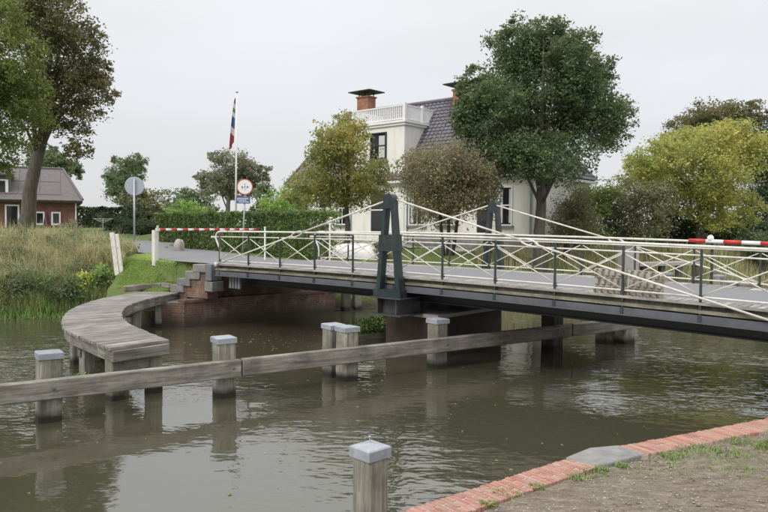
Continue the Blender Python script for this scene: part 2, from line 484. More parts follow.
# ------------------------------------------------------------------ geometry helpers
class MB:
    def __init__(s):
        s.v, s.f = [], []
    def add(s, vs, fs):
        o = len(s.v)
        s.v += [tuple(p) for p in vs]
        s.f += [tuple(i + o for i in f) for f in fs]
        return s
    def box(s, c, d, rz=0.0, mat=None):
        hx, hy, hz = d[0] / 2, d[1] / 2, d[2] / 2
        vs = [Vector((x, y, z)) for x in (-hx, hx) for y in (-hy, hy) for z in (-hz, hz)]
        m = Matrix.Translation(c) @ (mat if mat is not None else Matrix.Rotation(rz, 4, 'Z'))
        return s.add([m @ p for p in vs], [(0, 1, 3, 2), (4, 6, 7, 5), (0, 4, 5, 1), (2, 3, 7, 6), (0, 2, 6, 4), (1, 5, 7, 3)])
    def prism(s, poly, z0, z1):
        n = len(poly)
        z1s = z1 if isinstance(z1, (list, tuple)) else [z1] * n
        vs = [(p[0], p[1], z0) for p in poly] + [(p[0], p[1], z) for p, z in zip(poly, z1s)]
        fs = [tuple(reversed(range(n))), tuple(range(n, 2 * n))]
        fs += [(i, (i + 1) % n, n + (i + 1) % n, n + i) for i in range(n)]
        return s.add(vs, fs)
    def tube(s, pts, r, n=8, cap=True, flat=None):
        pts = [Vector(p) for p in pts]
        rs = r if isinstance(r, (list, tuple)) else [r] * len(pts)
        vs, fs = [], []
        ref = None
        for i, p in enumerate(pts):
            a = pts[max(i - 1, 0)]
            b = pts[min(i + 1, len(pts) - 1)]
            d = (b - a).normalized()
            if ref is None:
                ref = Vector((0, 0, 1)) if abs(d.z) < 0.9 else Vector((1, 0, 0))
            u = d.cross(ref)
            if u.length < 1e-4:
                u = d.cross(Vector((0, 1, 0)))
            u.normalize()
            w = u.cross(d).normalized()
            ref = w
            for k in range(n):
                a_ = 2 * math.pi * (k + 0.5) / n
                vs.append(p + u * (math.cos(a_) * rs[i]) + w * (math.sin(a_) * rs[i]))
        for i in range(len(pts) - 1):
            for k in range(n):
                k2 = (k + 1) % n
                fs.append((i * n + k, i * n + k2, (i + 1) * n + k2, (i + 1) * n + k))
        if cap:
            fs.append(tuple(reversed(range(n))))
            m = (len(pts) - 1) * n
            fs.append(tuple(range(m, m + n)))
        return s.add(vs, fs)
    def bar(s, a, b, w, h, up=(0, 0, 1)):
        a, b = Vector(a), Vector(b)
        d = (b - a)
        ln = d.length
        x = d.normalized()
        y = Vector(up).cross(x)
        if y.length < 1e-4:
            y = Vector((0, 1, 0)).cross(x)
        y.normalize()
        z = x.cross(y)
        m = Matrix((x, y, z)).transposed().to_4x4()
        return s.box((a + b) / 2, (ln, w, h), mat=m)
    def lathe(s, prof, n=16, c=(0, 0, 0)):
        vs, fs = [], []
        for r, z in prof:
            for k in range(n):
                a = 2 * math.pi * k / n
                vs.append((c[0] + r * math.cos(a), c[1] + r * math.sin(a), c[2] + z))
        for i in range(len(prof) - 1):
            for k in range(n):
                k2 = (k + 1) % n
                fs.append((i * n + k, i * n + k2, (i + 1) * n + k2, (i + 1) * n + k))
        fs.append(tuple(reversed(range(n))))
        m = (len(prof) - 1) * n
        fs.append(tuple(range(m, m + n)))
        return s.add(vs, fs)
    def mesh(s, name, smooth=False):
        me = bpy.data.meshes.new(name)
        me.from_pydata(s.v, [], s.f)
        me.update()
        if smooth:
            me.polygons.foreach_set('use_smooth', [True] * len(me.polygons))
        return me

WM = {}
_var = {}
def world_of(o):
    return WM.get(o.name, Matrix.Identity(4))

def add(name, me, mat, parent=None, Mw=None):
    """Link a mesh as one object; Mw is its world matrix."""
    o = bpy.data.objects.new(name, me)
    COL.objects.link(o)
    if mat is not None:
        want = M[mat] if isinstance(mat, str) else mat
        if len(me.materials) == 0:
            me.materials.append(want)
        elif me.materials[0] is not want and me.materials[0].name != want.name:
            key = (me.name, want.name)
            if key not in _var:
                _var[key] = me.copy()
                _var[key].materials[0] = want
            o.data = _var[key]
    Mw = Mw if Mw is not None else (world_of(parent) if parent is not None else Matrix.Identity(4))
    if parent is not None:
        o.parent = parent
        o.matrix_basis = world_of(parent).inverted() @ Mw
    else:
        o.matrix_basis = Mw
    WM[o.name] = Mw.copy()
    return o

def tag(o, label=None, cat=None, group=None, kind=None):
    if label: o['label'] = label
    if cat: o['category'] = cat
    if group: o['group'] = group
    if kind: o['kind'] = kind
    return o

def thing(name, label, cat, loc=(0, 0, 0), rz=0.0, group=None):
    o = bpy.data.objects.new(name, None)
    COL.objects.link(o)
    o.empty_display_size = 0.2
    m = Matrix.Translation(loc) @ Matrix.Rotation(rz, 4, 'Z')
    o.matrix_basis = m
    WM[o.name] = m
    return tag(o, label, cat, group)

def clone(root, loc, rz, label, group=None):
    r = root.copy()
    COL.objects.link(r)
    m = Matrix.Translation(loc) @ Matrix.Rotation(rz, 4, 'Z')
    r.matrix_basis = m
    WM[r.name] = m
    r['label'] = label
    if group: r['group'] = group
    def rec(src, dst):
        for ch in src.children:
            c = ch.copy()
            COL.objects.link(c)
            c.parent = dst
            WM[c.name] = WM[dst.name] @ c.matrix_basis
            rec(ch, c)
    rec(root, r)
    return r

_cb = {}
def cbox(sx, sy, sz, c=0.008, jitter=0.0, seed=0):
    """Box centred on its origin with chamfered edges (44 triangles)."""
    key = (round(sx, 4), round(sy, 4), round(sz, 4), c, jitter, seed)
    if key in _cb:
        return _cb[key]
    rr = random.Random(seed)
    hx, hy, hz = sx / 2, sy / 2, sz / 2
    vs, ids = [], {}
    for i, x in enumerate((-1, 1)):
        for j, y in enumerate((-1, 1)):
            for k, z in enumerate((-1, 1)):
                jx, jy, jz = (rr.uniform(-jitter, jitter) for _ in range(3))
                for ax in range(3):
                    p = [x * hx + jx, y * hy + jy, z * hz + jz]
                    for q in range(3):
                        if q != ax:
                            p[q] -= (x, y, z)[q] * c
                    ids[(i, j, k, ax)] = len(vs)
                    vs.append(tuple(p))
    fs = []
    I = lambda i, j, k, a: ids[(i, j, k, a)]
    for s_ in (0, 1):
        fs.append([I(s_, 0, 0, 0), I(s_, 1, 0, 0), I(s_, 1, 1, 0), I(s_, 0, 1, 0)])
        fs.append([I(0, s_, 0, 1), I(1, s_, 0, 1), I(1, s_, 1, 1), I(0, s_, 1, 1)])
        fs.append([I(0, 0, s_, 2), I(1, 0, s_, 2), I(1, 1, s_, 2), I(0, 1, s_, 2)])
    for a in (0, 1):
        for b in (0, 1):
            fs.append([I(a, b, 0, 0), I(a, b, 1, 0), I(a, b, 1, 1), I(a, b, 0, 1)])
            fs.append([I(a, 0, b, 0), I(a, 1, b, 0), I(a, 1, b, 2), I(a, 0, b, 2)])
            fs.append([I(0, a, b, 1), I(1, a, b, 1), I(1, a, b, 2), I(0, a, b, 2)])
    for a in (0, 1):
        for b in (0, 1):
            for d in (0, 1):
                fs.append([I(a, b, d, 0), I(a, b, d, 1), I(a, b, d, 2)])
    ctr = Vector((0, 0, 0))
    out = []
    for f in fs:                                   # orient outwards
        p = [Vector(vs[i]) for i in f]
        nn = (p[1] - p[0]).cross(p[2] - p[0])
        cc = sum(p, Vector()) / len(p)
        out.append(tuple(f) if nn.dot(cc) > 0 else tuple(reversed(f)))
    me = bpy.data.meshes.new('block')
    me.from_pydata(vs, [], out)
    me.update()
    _cb[key] = me
    return me

def frame(p, x, up=(0, 0, 1)):
    """Matrix with local X along x at p."""
    x = Vector(x).normalized()
    y = Vector(up).cross(x).normalized()
    z = x.cross(y)
    m = Matrix((x, y, z)).transposed().to_4x4()
    m.translation = Vector(p)
    return m

def plank(name, a, b, w, h, mat, parent=None, ch=0.01, up=(0, 0, 1), jitter=0.0, seed=0):
    a, b = Vector(a), Vector(b)
    return add(name, cbox((b - a).length, w, h, ch, jitter, seed), mat, parent,
               frame((a + b) / 2, b - a, up))

def np_mesh(name, verts, faces_n, loops, mat):
    """verts Nx3, faces all with faces_n corners."""
    me = bpy.data.meshes.new(name)
    nf = len(loops) // faces_n
    me.vertices.add(len(verts))
    me.vertices.foreach_set('co', np.asarray(verts, np.float32).ravel())
    me.loops.add(len(loops))
    me.loops.foreach_set('vertex_index', np.asarray(loops, np.int32))
    me.polygons.add(nf)
    me.polygons.foreach_set('loop_start', np.arange(0, nf * faces_n, faces_n, dtype=np.int32))
    me.update(calc_edges=True)
    me.validate()
    me.materials.append(M[mat] if isinstance(mat, str) else mat)
    return me

def leaf_verts(C, size, aspect=0.55, up=0.35, droop=0.0):
    n = len(C)
    nrm = R.normal(size=(n, 3))
    nrm[:, 2] += up * np.sign(nrm[:, 2] + 1e-6)
    nrm /= np.linalg.norm(nrm, axis=1)[:, None]
    a = R.normal(size=(n, 3))
    a[:, 2] -= droop
    a -= nrm * (a * nrm).sum(1)[:, None]
    a /= np.linalg.norm(a, axis=1)[:, None] + 1e-9
    b = np.cross(nrm, a)
    sz = size * R.uniform(0.6, 1.35, size=(n, 1))
    mid = C + nrm * sz * 0.10
    v = np.stack([C - a * sz * 0.5, mid + b * sz * aspect * 0.5, C + a * sz * 0.55, mid - b * sz * aspect * 0.5], 1)
    return v.reshape(-1, 3)

def leaves_mesh(name, C, size, mat, **kw):
    v = leaf_verts(np.asarray(C), size, **kw)
    return np_mesh(name, v, 4, np.arange(len(v)), mat)

def lobes_points(lobes, n, sig=0.16, hang=0.0):
    """Leaf positions in clumps through the volume of ellipsoid lobes."""
    vol = np.array([max(l[3] * l[4] * l[5], 1e-3) ** 0.75 for l in lobes])
    cnt = (vol / vol.sum() * n).astype(int)
    out, clumps = [], []
    for l, k in zip(lobes, cnt):
        c, r = np.array(l[:3]), np.array(l[3:6])
        m = max(8, k // 30)
        d = R.normal(size=(m, 3))
        d /= np.linalg.norm(d, axis=1)[:, None]
        rad = 0.28 + 0.80 * R.uniform(size=(m, 1)) ** 0.6
        cc = c + d * rad * r
        wgt = R.uniform(0.2, 2.2, size=m)
        idx = R.choice(m, size=k, p=wgt / wgt.sum())
        s = (sig * 0.62 * r.mean() + 0.08) * R.uniform(0.6, 1.35, size=(m, 1))
        p = cc[idx] + np.clip(R.normal(size=(k, 3)), -1.6, 1.6) * s[idx] * np.array([1, 1, 0.7])
        if hang:
            p[:, 2] -= hang * np.abs(R.normal(size=k))
        out.append(p)
        clumps.append(cc)
    return np.concatenate(out), np.concatenate(clumps)

# ------------------------------------------------------------------ terrain
BANK = np.array([(-160, -70), (-60, -8), (-30, 10.5), (-17, 18.6), (-11.9, 21.2), (-9.2, 22.3), (-8.2, 21.75), (-7.4, 21.15), (-6.6, 21.1), (-6.2, 20.9), (-5.75, 20.15),
                 (-1.7, 23.9), (6, 29.0), (12, 32.8), (25, 39.5), (60, 57), (400, 190)], float)
def bank_dist(x, y):
    """Signed distance from the far waterline, positive on the land side."""
    x = np.asarray(x, float); y = np.asarray(y, float)
    best = np.full(np.shape(x), 1e9)
    for i in range(len(BANK) - 1):
        a, b = BANK[i], BANK[i + 1]
        d = b - a
        t_ = np.clip(((x - a[0]) * d[0] + (y - a[1]) * d[1]) / (d ** 2).sum(), 0, 1)
        best = np.minimum(best, np.hypot(x - a[0] - t_ * d[0], y - a[1] - t_ * d[1]))
    poly = np.concatenate([[(-5000, -2200)], BANK, [(5000, 2600), (5000, 9000), (-5000, 9000)]])
    inside = np.zeros(np.shape(x), bool)
    for i in range(len(poly)):
        (xa, ya), (xb, yb) = poly[i], poly[(i + 1) % len(poly)]
        if ya == yb:
            continue
        c = ((ya > y) != (yb > y)) & (x < (xb - xa) * (y - ya) / (yb - ya) + xa)
        inside ^= c
    return np.where(inside, best, -best)

def sstep(x):
    x = np.clip(x, 0, 1)
    return x * x * (3 - 2 * x)

def GZ(x, y):
    x = np.asarray(x, float); y = np.asarray(y, float)
    s = bank_dist(x, y)
    # the abutment holds the ground up vertically; elsewhere a sloping bank
    ab = np.hypot(x + 3.6, (y - 22.2)) < 3.3
    wing = np.hypot(x + 6.1, y - 21.6) < 1.0
    left = (x < -7.2) & (x > -30)
    w = np.where(ab, 0.5, 2.6)
    off = np.where(ab, 1.05, 0.0)
    verge_ = (x > -8.9) & ~ab & (x < -4.5)
    z = -0.75 + 2.50 * sstep((s - off + 0.65 * (w > 1)) / (w + 0.65 * (w > 1)))
    z = np.where(left & ~ab & ~wing, -0.75 + 1.75 * sstep((s + 0.5) / 1.6) + 1.05 * sstep((s - 0.8) / 6.5), z)
    z = np.where(verge_ | wing, -0.75 + 1.70 * sstep((s + 0.5) / 0.6) + 0.88 * sstep((s - 0.05) / 1.5), z)
    z = z + 0.55 * sstep((s - 3) / 22) + 0.05 * sstep((s - 1) / 2)
    rough = 0.10 * np.sin(x * 1.7 + 0.6 * y) * np.sin(y * 1.3 - x * 0.4) + 0.05 * np.sin(3.1 * x - 2.2 * y)
    rd = (x + 3.39) * 0.652 + (y - 21.4) * 0.758          # distance from the road axis
    z = z + rough * sstep((s - 0.2) / 1.5) * sstep((np.abs(rd) - 3.2) / 3.0)
    z = np.maximum(z, np.where(s > 0.3, (1.80 + 0.05 * sstep((s - 1) / 2) + 0.55 * sstep((s - 3) / 22)) * sstep((2.9 - rd) / 0.9) * np.where(verge_ | wing, sstep((2.15 + rd) / 0.4), sstep((3.4 + rd) / 1.5)) * np.where(ab & ~wing, sstep((s - 1.0) / 0.4), np.where(wing, sstep((s - 0.3) / 0.4), np.where(verge_, sstep((s - 0.3) / 0.5), sstep((s - 0.35) / 1.2)))), -9))
    a_ = (x + 6.5) * 0.821 - (y - 21.28) * 0.571
    n_ = (x + 6.5) * 0.571 + (y - 21.28) * 0.821
    z = np.where((a_ > -0.02) & (a_ < 2.4) & (n_ < 0.28), np.minimum(z, 0.5), z)
    z = np.where(s < -0.9, -1.1, z)
    z = np.where(s > 120, z - 0.004 * (s - 120), z)
    return z
def gz(x, y):
    return float(GZ(np.array([x]), np.array([y]))[0])

def axis(lo, a, b, hi, fine):
    mid = np.arange(a, b, fine)
    g1 = [a]
    st = fine
    while g1[-1] > lo:
        st *= 1.25
        g1.append(g1[-1] - st)
    g2 = [b]
    st = fine
    while g2[-1] < hi:
        st *= 1.25
        g2.append(g2[-1] + st)
    return np.concatenate([np.array(g1[::-1][:-1]), mid, np.array(g2)])
gx = axis(-900, -20, 22, 900, 0.15)
gy = axis(-120, 14, 46, 1500, 0.15)
X, Y = np.meshgrid(gx, gy)
Z = GZ(X, Y)
nx, ny = len(gx), len(gy)
vv = np.stack([X.ravel(), Y.ravel(), Z.ravel()], 1)
ii = np.arange((ny - 1) * nx).reshape(ny - 1, nx)[:, :-1].ravel()
lp = np.stack([ii, ii + 1, ii + nx + 1, ii + nx], 1).ravel()
me = np_mesh('ground', vv, 4, lp, 'lawn')
me.polygons.foreach_set('use_smooth', [True] * len(me.polygons))
tag(add('ground', me, None), kind='structure')

mb = MB()
mb.add([(-130, -60, 0), (160, -60, 0), (160, 90, 0), (-130, 90, 0)], [(0, 1, 2, 3)])
tag(add('water', mb.mesh('water'), 'water'), kind='structure')

# road: carries on from the bridge along its axis
BX = Vector((0.758, -0.652, 0)).normalized()      # along the bridge, towards the near bank
BY = Vector((0.652, 0.758, 0)).normalized()       # across the bridge, away from the camera
def road_strip(name, mid, half, mat, dz):
    vs, fs = [], []
    n = 7
    for i, (p, h) in enumerate(zip(mid, half)):
        a = Vector((*mid[max(i - 1, 0)], 0)); b = Vector((*mid[min(i + 1, len(mid) - 1)], 0))
        d = (b - a).normalized()
        q = Vector((-d.y, d.x, 0))
        for k in range(n):
            w = (k / (n - 1) * 2 - 1) * h
            x, y = p[0] + q.x * w, p[1] + q.y * w
            vs.append((x, y, max(gz(x, y), 1.80 if name == 'road' else -9) + dz))
    for i in range(len(mid) - 1):
        for k in range(n - 1):
            fs.append((i * n + k, i * n + k + 1, (i + 1) * n + k + 1, (i + 1) * n + k))
    o = MB()
    o.add(vs, fs)
    return tag(add(name, o.mesh(name, True), mat), kind='structure')
c0 = Vector((-3.39, 21.4, 0)) + BX * 0.1
def road_shift(t_):
    t_ = np.asarray(t_, float)
    return 1.65 * sstep((t_ - 2.5) / 6.0) + 0.13 * np.maximum(0, t_ - 11.8) ** 2
mid, half = [], []
for i in range(0, 31):
    t_ = i * 0.42
    p = c0 - BX * t_ + BY * float(road_shift(t_))
    mid.append((p.x, p.y)); half.append(1.75 - 0.40 * float(sstep((t_ - 2.0) / 5)))
road_strip('road', mid, half, 'asphalt', 0.045)
# gravel walk before the white house
mid = []
for i in range(30):
    p = Vector((1.14, 40, 0)) + BX * (9.5 - i * 0.65) - BY * 1.6
    mid.append((p.x, p.y))
road_strip('path', mid, [0.9] * 30, 'concrete', 0.05)

# near quay ground
QA = np.array([(-9.0, -4.2), (-2.2, 1.80), (0.05, 3.80), (1.30, 4.80), (1.72, 5.055), (3.26, 5.87), (8.3, 8.5), (40, 25.2)])
QZ = 1.35
def quay_line(t_):                                  # polyline by arc length
    seg = np.hypot(*np.diff(QA, axis=0).T)
    cs = np.concatenate([[0], np.cumsum(seg)])
    i = int(np.clip(np.searchsorted(cs, t_) - 1, 0, len(seg) - 1))
    f = (t_ - cs[i]) / seg[i]
    p = QA[i] + (QA[i + 1] - QA[i]) * f
    d = (QA[i + 1] - QA[i]) / seg[i]
    return p, d
seg = np.hypot(*np.diff(QA, axis=0).T)
QS = np.concatenate([[0], np.cumsum(seg)])
ts = np.concatenate([np.linspace(0, QS[1], 8)[:-1], np.linspace(QS[1], QS[2] - 0.5, 30)[:-1], np.linspace(QS[2] - 0.5, QS[5] + 1.0, 170)[:-1], np.linspace(QS[5] + 1.0, QS[6], 40), np.linspace(QS[6], QS[7], 12)[1:]])
us = np.concatenate([np.linspace(0.12, 2.6, 90), np.linspace(2.8, 9, 16), np.linspace(11, 60, 8)])
vs = []
for t_ in ts:
    p, d = quay_line(float(t_))
    nrm = np.array([0.56, -0.83])
    for u in us:
        q = p + nrm * u
        vs.append((q[0], q[1], u))
vs = np.array(vs)
def vnoise(x, y, f, seed):
    """Smooth value noise on a lattice."""
    g = np.random.default_rng(seed).uniform(-1, 1, (512, 512))
    x = x * f + 200; y = y * f + 200
    i, j = np.floor(x).astype(int), np.floor(y).astype(int)
    a, b = x - i, y - j
    a, b = a * a * (3 - 2 * a), b * b * (3 - 2 * b)
    i %= 511; j %= 511
    return (g[i, j] * (1 - a) + g[i + 1, j] * a) * (1 - b) + (g[i, j + 1] * (1 - a) + g[i + 1, j + 1] * a) * b
u_ = vs[:, 2].copy()
nz_ = sum(vnoise(vs[:, 0], vs[:, 1], f, k) * a for k, (f, a) in enumerate(((2.1, 0.010), (5.5, 0.006), (13, 0.004), (27, 0.003))))
vs[:, 2] = QZ - 0.060 + 0.048 * sstep((u_ - 0.12) / 0.17) + nz_ + np.maximum(0, u_ - 3) * 0.015
nu = len(us)
ii = np.arange((len(ts) - 1) * nu).reshape(len(ts) - 1, nu)[:, :-1].ravel()
lp = np.stack([ii, ii + nu, ii + nu + 1, ii + 1], 1).ravel()
me = np_mesh('quay_ground', np.array(vs), 4, lp, 'dirt')
me.polygons.foreach_set('use_smooth', [True] * len(me.polygons))
tag(add('quay_ground', me, None), kind='structure')

# ------------------------------------------------------------------ quay wall with brick edging
qw = thing('quay_wall', 'brick quay wall edged with salmon bricks beside the dirt bank in the foreground', 'quay', (0.05, 3.8, 0))
poly_out = [tuple(p) for p in QA]
mb = MB()
for i in range(len(QA) - 1):
    a, b = QA[i], QA[i + 1]
    d = (b - a) / np.hypot(*(b - a))
    nrm = np.array([d[1], -d[0]])
    a1, b1, a2, b2 = a + nrm * 0.012, b + nrm * 0.012, a + nrm * 0.30, b + nrm * 0.30
    mb.prism([tuple(a1), tuple(a2), tuple(b2), tuple(b1)], -1.2, QZ - 0.062 - 0.003 * i)
inv = world_of(qw).inverted()
mb.v = [tuple(inv @ Vector(p)) for p in mb.v]
add('wall', mb.mesh('quay wall body'), 'quaybrick', qw)
def mortar_bed(i, w):
    a, b = QA[i], QA[i + 1]
    d = (b - a) / np.hypot(*(b - a))
    nrm = np.array([d[1], -d[0]])
    o = MB()
    o.prism([tuple(a + nrm * 0.008), tuple(a + nrm * w), tuple(b + nrm * w), tuple(b + nrm * 0.008)], QZ - 0.06 + 0.002 * i, QZ - 0.0045)
    o.v = [tuple(inv @ Vector(p)) for p in o.v]
    add('mortar_bed', o.mesh('mortar bed'), 'mortar', qw)
rb = random.Random(3)
def brick_run(t0, t1, pitch, double):
    t_ = t0
    i = 0
    while t_ < t1:
        p, d = quay_line(t_ + pitch / 2)
        nrm = np.array([d[1], -d[0]])
        wob = rb.uniform(-0.006, 0.006)
        if double:
            spans = [(0.0, 0.154), (0.166, 0.232)] if i % 2 == 0 else [(0.0, 0.070), (0.082, 0.232)]
        else:
            spans = [(0.0, 0.222)] if rb.random() > 0.12 else [(0.0, 0.10), (0.112, 0.222)]
        for a, b in spans:
            ln = b - a
            c = p + nrm * (a + ln / 2 + wob)
            me_ = cbox(round(ln, 3), pitch - 0.008, 0.07, 0.002, 0.001, seed=rb.randrange(4))
            m = frame((c[0], c[1], QZ - 0.035 + rb.uniform(-0.002, 0.002)), (nrm[0], nrm[1], 0)) @ Matrix.Rotation(rb.uniform(-0.02, 0.02), 4, 'Z') @ Matrix.Rotation(rb.uniform(-0.012, 0.012), 4, 'X')
            add('brick', me_, 'brick', qw, m)
        t_ += pitch
        i += 1
brick_run(QS[2] - 0.55, QS[3] - 0.02, 0.038, True)
brick_run(QS[4] + 0.02, QS[5] + 3.9, 0.040, False)
for i in (1, 2, 4, 5):
    mortar_bed(i, 0.222)
o = MB()
cap = [(1.272, 4.792), (1.50, 5.01), (1.735, 5.075), (1.86, 4.885), (1.63, 4.735), (1.425, 4.612)]
cx, cy = sum(p[0] for p in cap) / 6, sum(p[1] for p in cap) / 6
inn = [(cx + (x - cx) * 0.965, cy + (y - cy) * 0.965) for x, y in cap]
n = 6
vs = [(x, y, QZ - 0.09) for x, y in cap] + [(x, y, QZ - 0.004) for x, y in cap] + [(x, y, QZ + 0.004) for x, y in inn]
fs = [tuple(range(n))] + [(i, n + i, n + (i + 1) % n, (i + 1) % n) for i in range(n)] + [(n + i, 2 * n + i, 2 * n + (i + 1) % n, n + (i + 1) % n) for i in range(n)] + [tuple(reversed(range(2 * n, 3 * n)))]
o.add([tuple(inv @ Vector(p)) for p in vs], [tuple(reversed(f)) for f in fs])
add('capstone', o.mesh('capstone'), 'capstone', qw)

# pebbles and weeds on the quay ground
pts = []
for _ in range(5200):
    t_ = R.uniform(QS[2] - 0.2, QS[5] + 2.0)
    u = 0.25 + 2.3 * R.uniform() ** 1.3
    p, d = quay_line(float(t_))
    q = p + np.array([d[1], -d[0]]) * u
    pts.append((q[0], q[1], QZ - 0.012))
pts = np.array(pts)
k = len(pts)
base = np.array([(1, 0, 0), (0, 1, 0), (-1, 0, 0), (0, -1, 0), (0, 0, 0.7), (0, 0, -0.6)])
sz = (0.0035 + 0.010 * R.uniform(size=(k, 1, 1)) ** 4) * np.concatenate([R.uniform(0.7, 1.5, size=(k, 1, 2)), np.ones((k, 1, 1)) * 0.8], 2)
an = R.uniform(0, 6.28, k)
rx = base[None, :, 0] * np.cos(an)[:, None] - base[None, :, 1] * np.sin(an)[:, None]
ry = base[None, :, 0] * np.sin(an)[:, None] + base[None, :, 1] * np.cos(an)[:, None]
pv = np.stack([rx, ry, np.broadcast_to(base[None, :, 2], rx.shape)], 2) * sz + pts[:, None, :]
tri = np.array([(0, 1, 4), (1, 2, 4), (2, 3, 4), (3, 0, 4), (1, 0, 5), (2, 1, 5), (3, 2, 5), (0, 3, 5)])
lp = (np.arange(k)[:, None, None] * 6 + tri[None]).ravel()
t = NT('pebbles')
g_ = t.n('ShaderNodeNewGeometry')
t.base(t.ramp(g_.outputs['Random Per Island'], [(0.0, (0.14, 0.11, 0.085)), (0.5, (0.27, 0.235, 0.19)), (0.85, (0.38, 0.345, 0.30)), (1.0, (0.46, 0.42, 0.37))]))
t.rough(0.9)
M['pebble'] = t.m
tag(add('gravel', np_mesh('gravel', pv.reshape(-1, 3), 3, lp, 'pebble'), None), 'loose grit scattered on the trodden quay ground', 'gravel', kind='stuff')

t = NT('dry litter')
g_ = t.n('ShaderNodeNewGeometry')
t.base(t.ramp(g_.outputs['Random Per Island'], [(0.0, (0.16, 0.12, 0.08)), (0.4, (0.33, 0.28, 0.20)), (0.8, (0.45, 0.39, 0.30)), (1.0, (0.22, 0.20, 0.08))]))
t.rough(0.9)
M['litter'] = t.m
C = []
for _ in range(5200):
    t_ = R.uniform(QS[2] - 0.2, QS[5] + 1.6)
    u = 0.26 + 2.4 * R.uniform() ** 1.2
    p, d = quay_line(float(t_))
    q = p + np.array([0.56, -0.83]) * u
    C.append((q[0], q[1], QZ - 0.006 + R.uniform(0, 0.004)))
tag(add('litter', leaves_mesh('litter', np.array(C), 0.022, 'litter', up=14.0, aspect=0.30), None), 'dry straw and leaf litter strewn over the trodden quay ground', 'litter', kind='stuff')

def blades(P, ln, wd, lean, mat, name):
    """Bent grass blades rooted at P (Nx3)."""
    n = len(P)
    a = R.uniform(0, 2 * np.pi, n)
    d = np.stack([np.cos(a), np.sin(a), np.zeros(n)], 1)
    sdv = np.stack([-np.sin(a), np.cos(a), np.zeros(n)], 1)
    L_ = (np.ones(n) * ln * R.uniform(0.45, 1.25, n))[:, None]
    w_ = (wd * R.uniform(0.7, 1.3, n))[:, None]
    k_ = (lean * R.uniform(0.1, 1.3, n))[:, None]
    up = np.array([0, 0, 1.0])
    m1 = P + up * L_ * 0.55 + d * L_ * k_ * 0.25
    tip = P + up * L_ * (1.0 - 0.3 * k_) + d * L_ * k_ * 0.85
    v = np.stack([P - sdv * w_ / 2, P + sdv * w_ / 2, m1 + sdv * w_ * 0.38, m1 - sdv * w_ * 0.38, tip], 1).reshape(-1, 3)
    b = np.arange(n)[:, None] * 5
    tris = np.concatenate([b + np.array([0, 1, 2]), b + np.array([0, 2, 3]), b + np.array([3, 2, 4])], 1).ravel()
    return np_mesh(name, v, 3, tris, mat)

tufts = [((2.87, 5.08), 0.13, 260), ((2.96, 5.19), 0.10, 180), ((2.05, 4.86), 0.09, 130), ((1.25, 4.42), 0.07, 60), ((0.95, 4.24), 0.06, 60),
         ((1.62, 4.66), 0.05, 50), ((0.62, 3.98), 0.06, 60), ((3.25, 5.36), 0.14, 160), ((2.95, 4.72), 0.08, 70), ((2.5, 4.95), 0.16, 90), ((2.25, 4.95), 0.2, 60), ((1.46, 4.58), 0.05, 45),
         ((3.05, 4.55), 0.10, 50), ((2.6, 4.72), 0.45, 220), ((3.1, 5.0), 0.35, 200), ((1.9, 4.62), 0.28, 60), ((2.3, 5.02), 0.16, 120), ((0.75, 4.12), 0.10, 60), ((2.7, 5.22), 0.12, 90), ((2.35, 4.6), 0.2, 50), ((1.38, 4.50), 0.1, 40)]
P = []
for (x, y), r, k in tufts:
    a = R.uniform(0, 6.28, k); q = r * np.sqrt(R.uniform(size=k))
    P.append(np.stack([x + q * np.cos(a), y + q * np.sin(a) * 0.8, np.full(k, QZ - 0.016)], 1))
tag(add('grass', blades(np.concatenate(P), 0.042, 0.009, 1.3, 'blade_lawn', 'quay grass'), None), 'short green grass tufts on the trodden quay ground', 'grass', kind='stuff')

# ------------------------------------------------------------------ bank grass
def scatter(n, x0, x1, y0, y1, cond):
    out = []
    tot = 0
    while tot < n:
        x = R.uniform(x0, x1, n); y = R.uniform(y0, y1, n)
        s = bank_dist(x, y)
        rd = (x + 3.39) * 0.652 + (y - 21.4) * 0.758 - road_shift(-(x + 3.39) * 0.758 + (y - 21.4) * 0.652)      # + is beyond the road axis
        ok = cond(x, y, s, rd)
        q = np.stack([x[ok], y[ok], GZ(x[ok], y[ok]) - 0.02], 1)
        out.append(q); tot += len(q)
        if len(out) > 40: break
    return np.concatenate(out)[:n]
def near_jetty(x, y):
    return (x > -7.75) & (y < 21.6)
def verge(x, y):                                          # mown verge beside the stair and the barrier
    return (x > -8.50 - 0.20 * (y - 22.3)) & (y < 29)
P1 = scatter(34000, -19, -7.2, 21.0, 33, lambda x, y, s, rd: (s > 0.3) & (rd < -1.75) & ~near_jetty(x, y) & ~verge(x, y))
P2 = scatter(24000, -15, -7.2, 20.9, 28, lambda x, y, s, rd: (s > 0.3) & (rd < -1.75) & ~near_jetty(x, y) & ~verge(x, y))
P12 = np.concatenate([P1, P2])
P12 = P12[~((np.abs(P12[:, 0] + 8.68) < 0.30) & (P12[:, 1] > 22.2) & (P12[:, 1] < 23.0))]
hm = 0.55 + 0.55 * (vnoise(P12[:, 0] + 40, P12[:, 1], 0.9, 91) * 0.6 + vnoise(P12[:, 0] + 40, P12[:, 1], 2.3, 92) * 0.4 + 0.5)
P9 = scatter(1500, -19, -8.2, 21.5, 32, lambda x, y, s, rd: (s > 0.8) & (rd < -1.8) & ~verge(x, y))
tag(add('grass', blades(P9, 1.0, 0.020, 0.5, 'blade_dry', 'seed stalks'), None), 'tall pale seed stalks standing above the rough grass', 'grass', kind='stuff')
hb = scatter(150, -16, -8.3, 21.8, 29, lambda x, y, s, rd: (s > 0.5) & (rd < -1.9) & ~verge(x, y))
hc = np.concatenate([b_ + R.normal(size=(150, 3)) * np.array([.20, .20, .15]) * R.uniform(.5, 1.3) + np.array([0, 0, R.uniform(.15, .5)]) for b_ in hb])
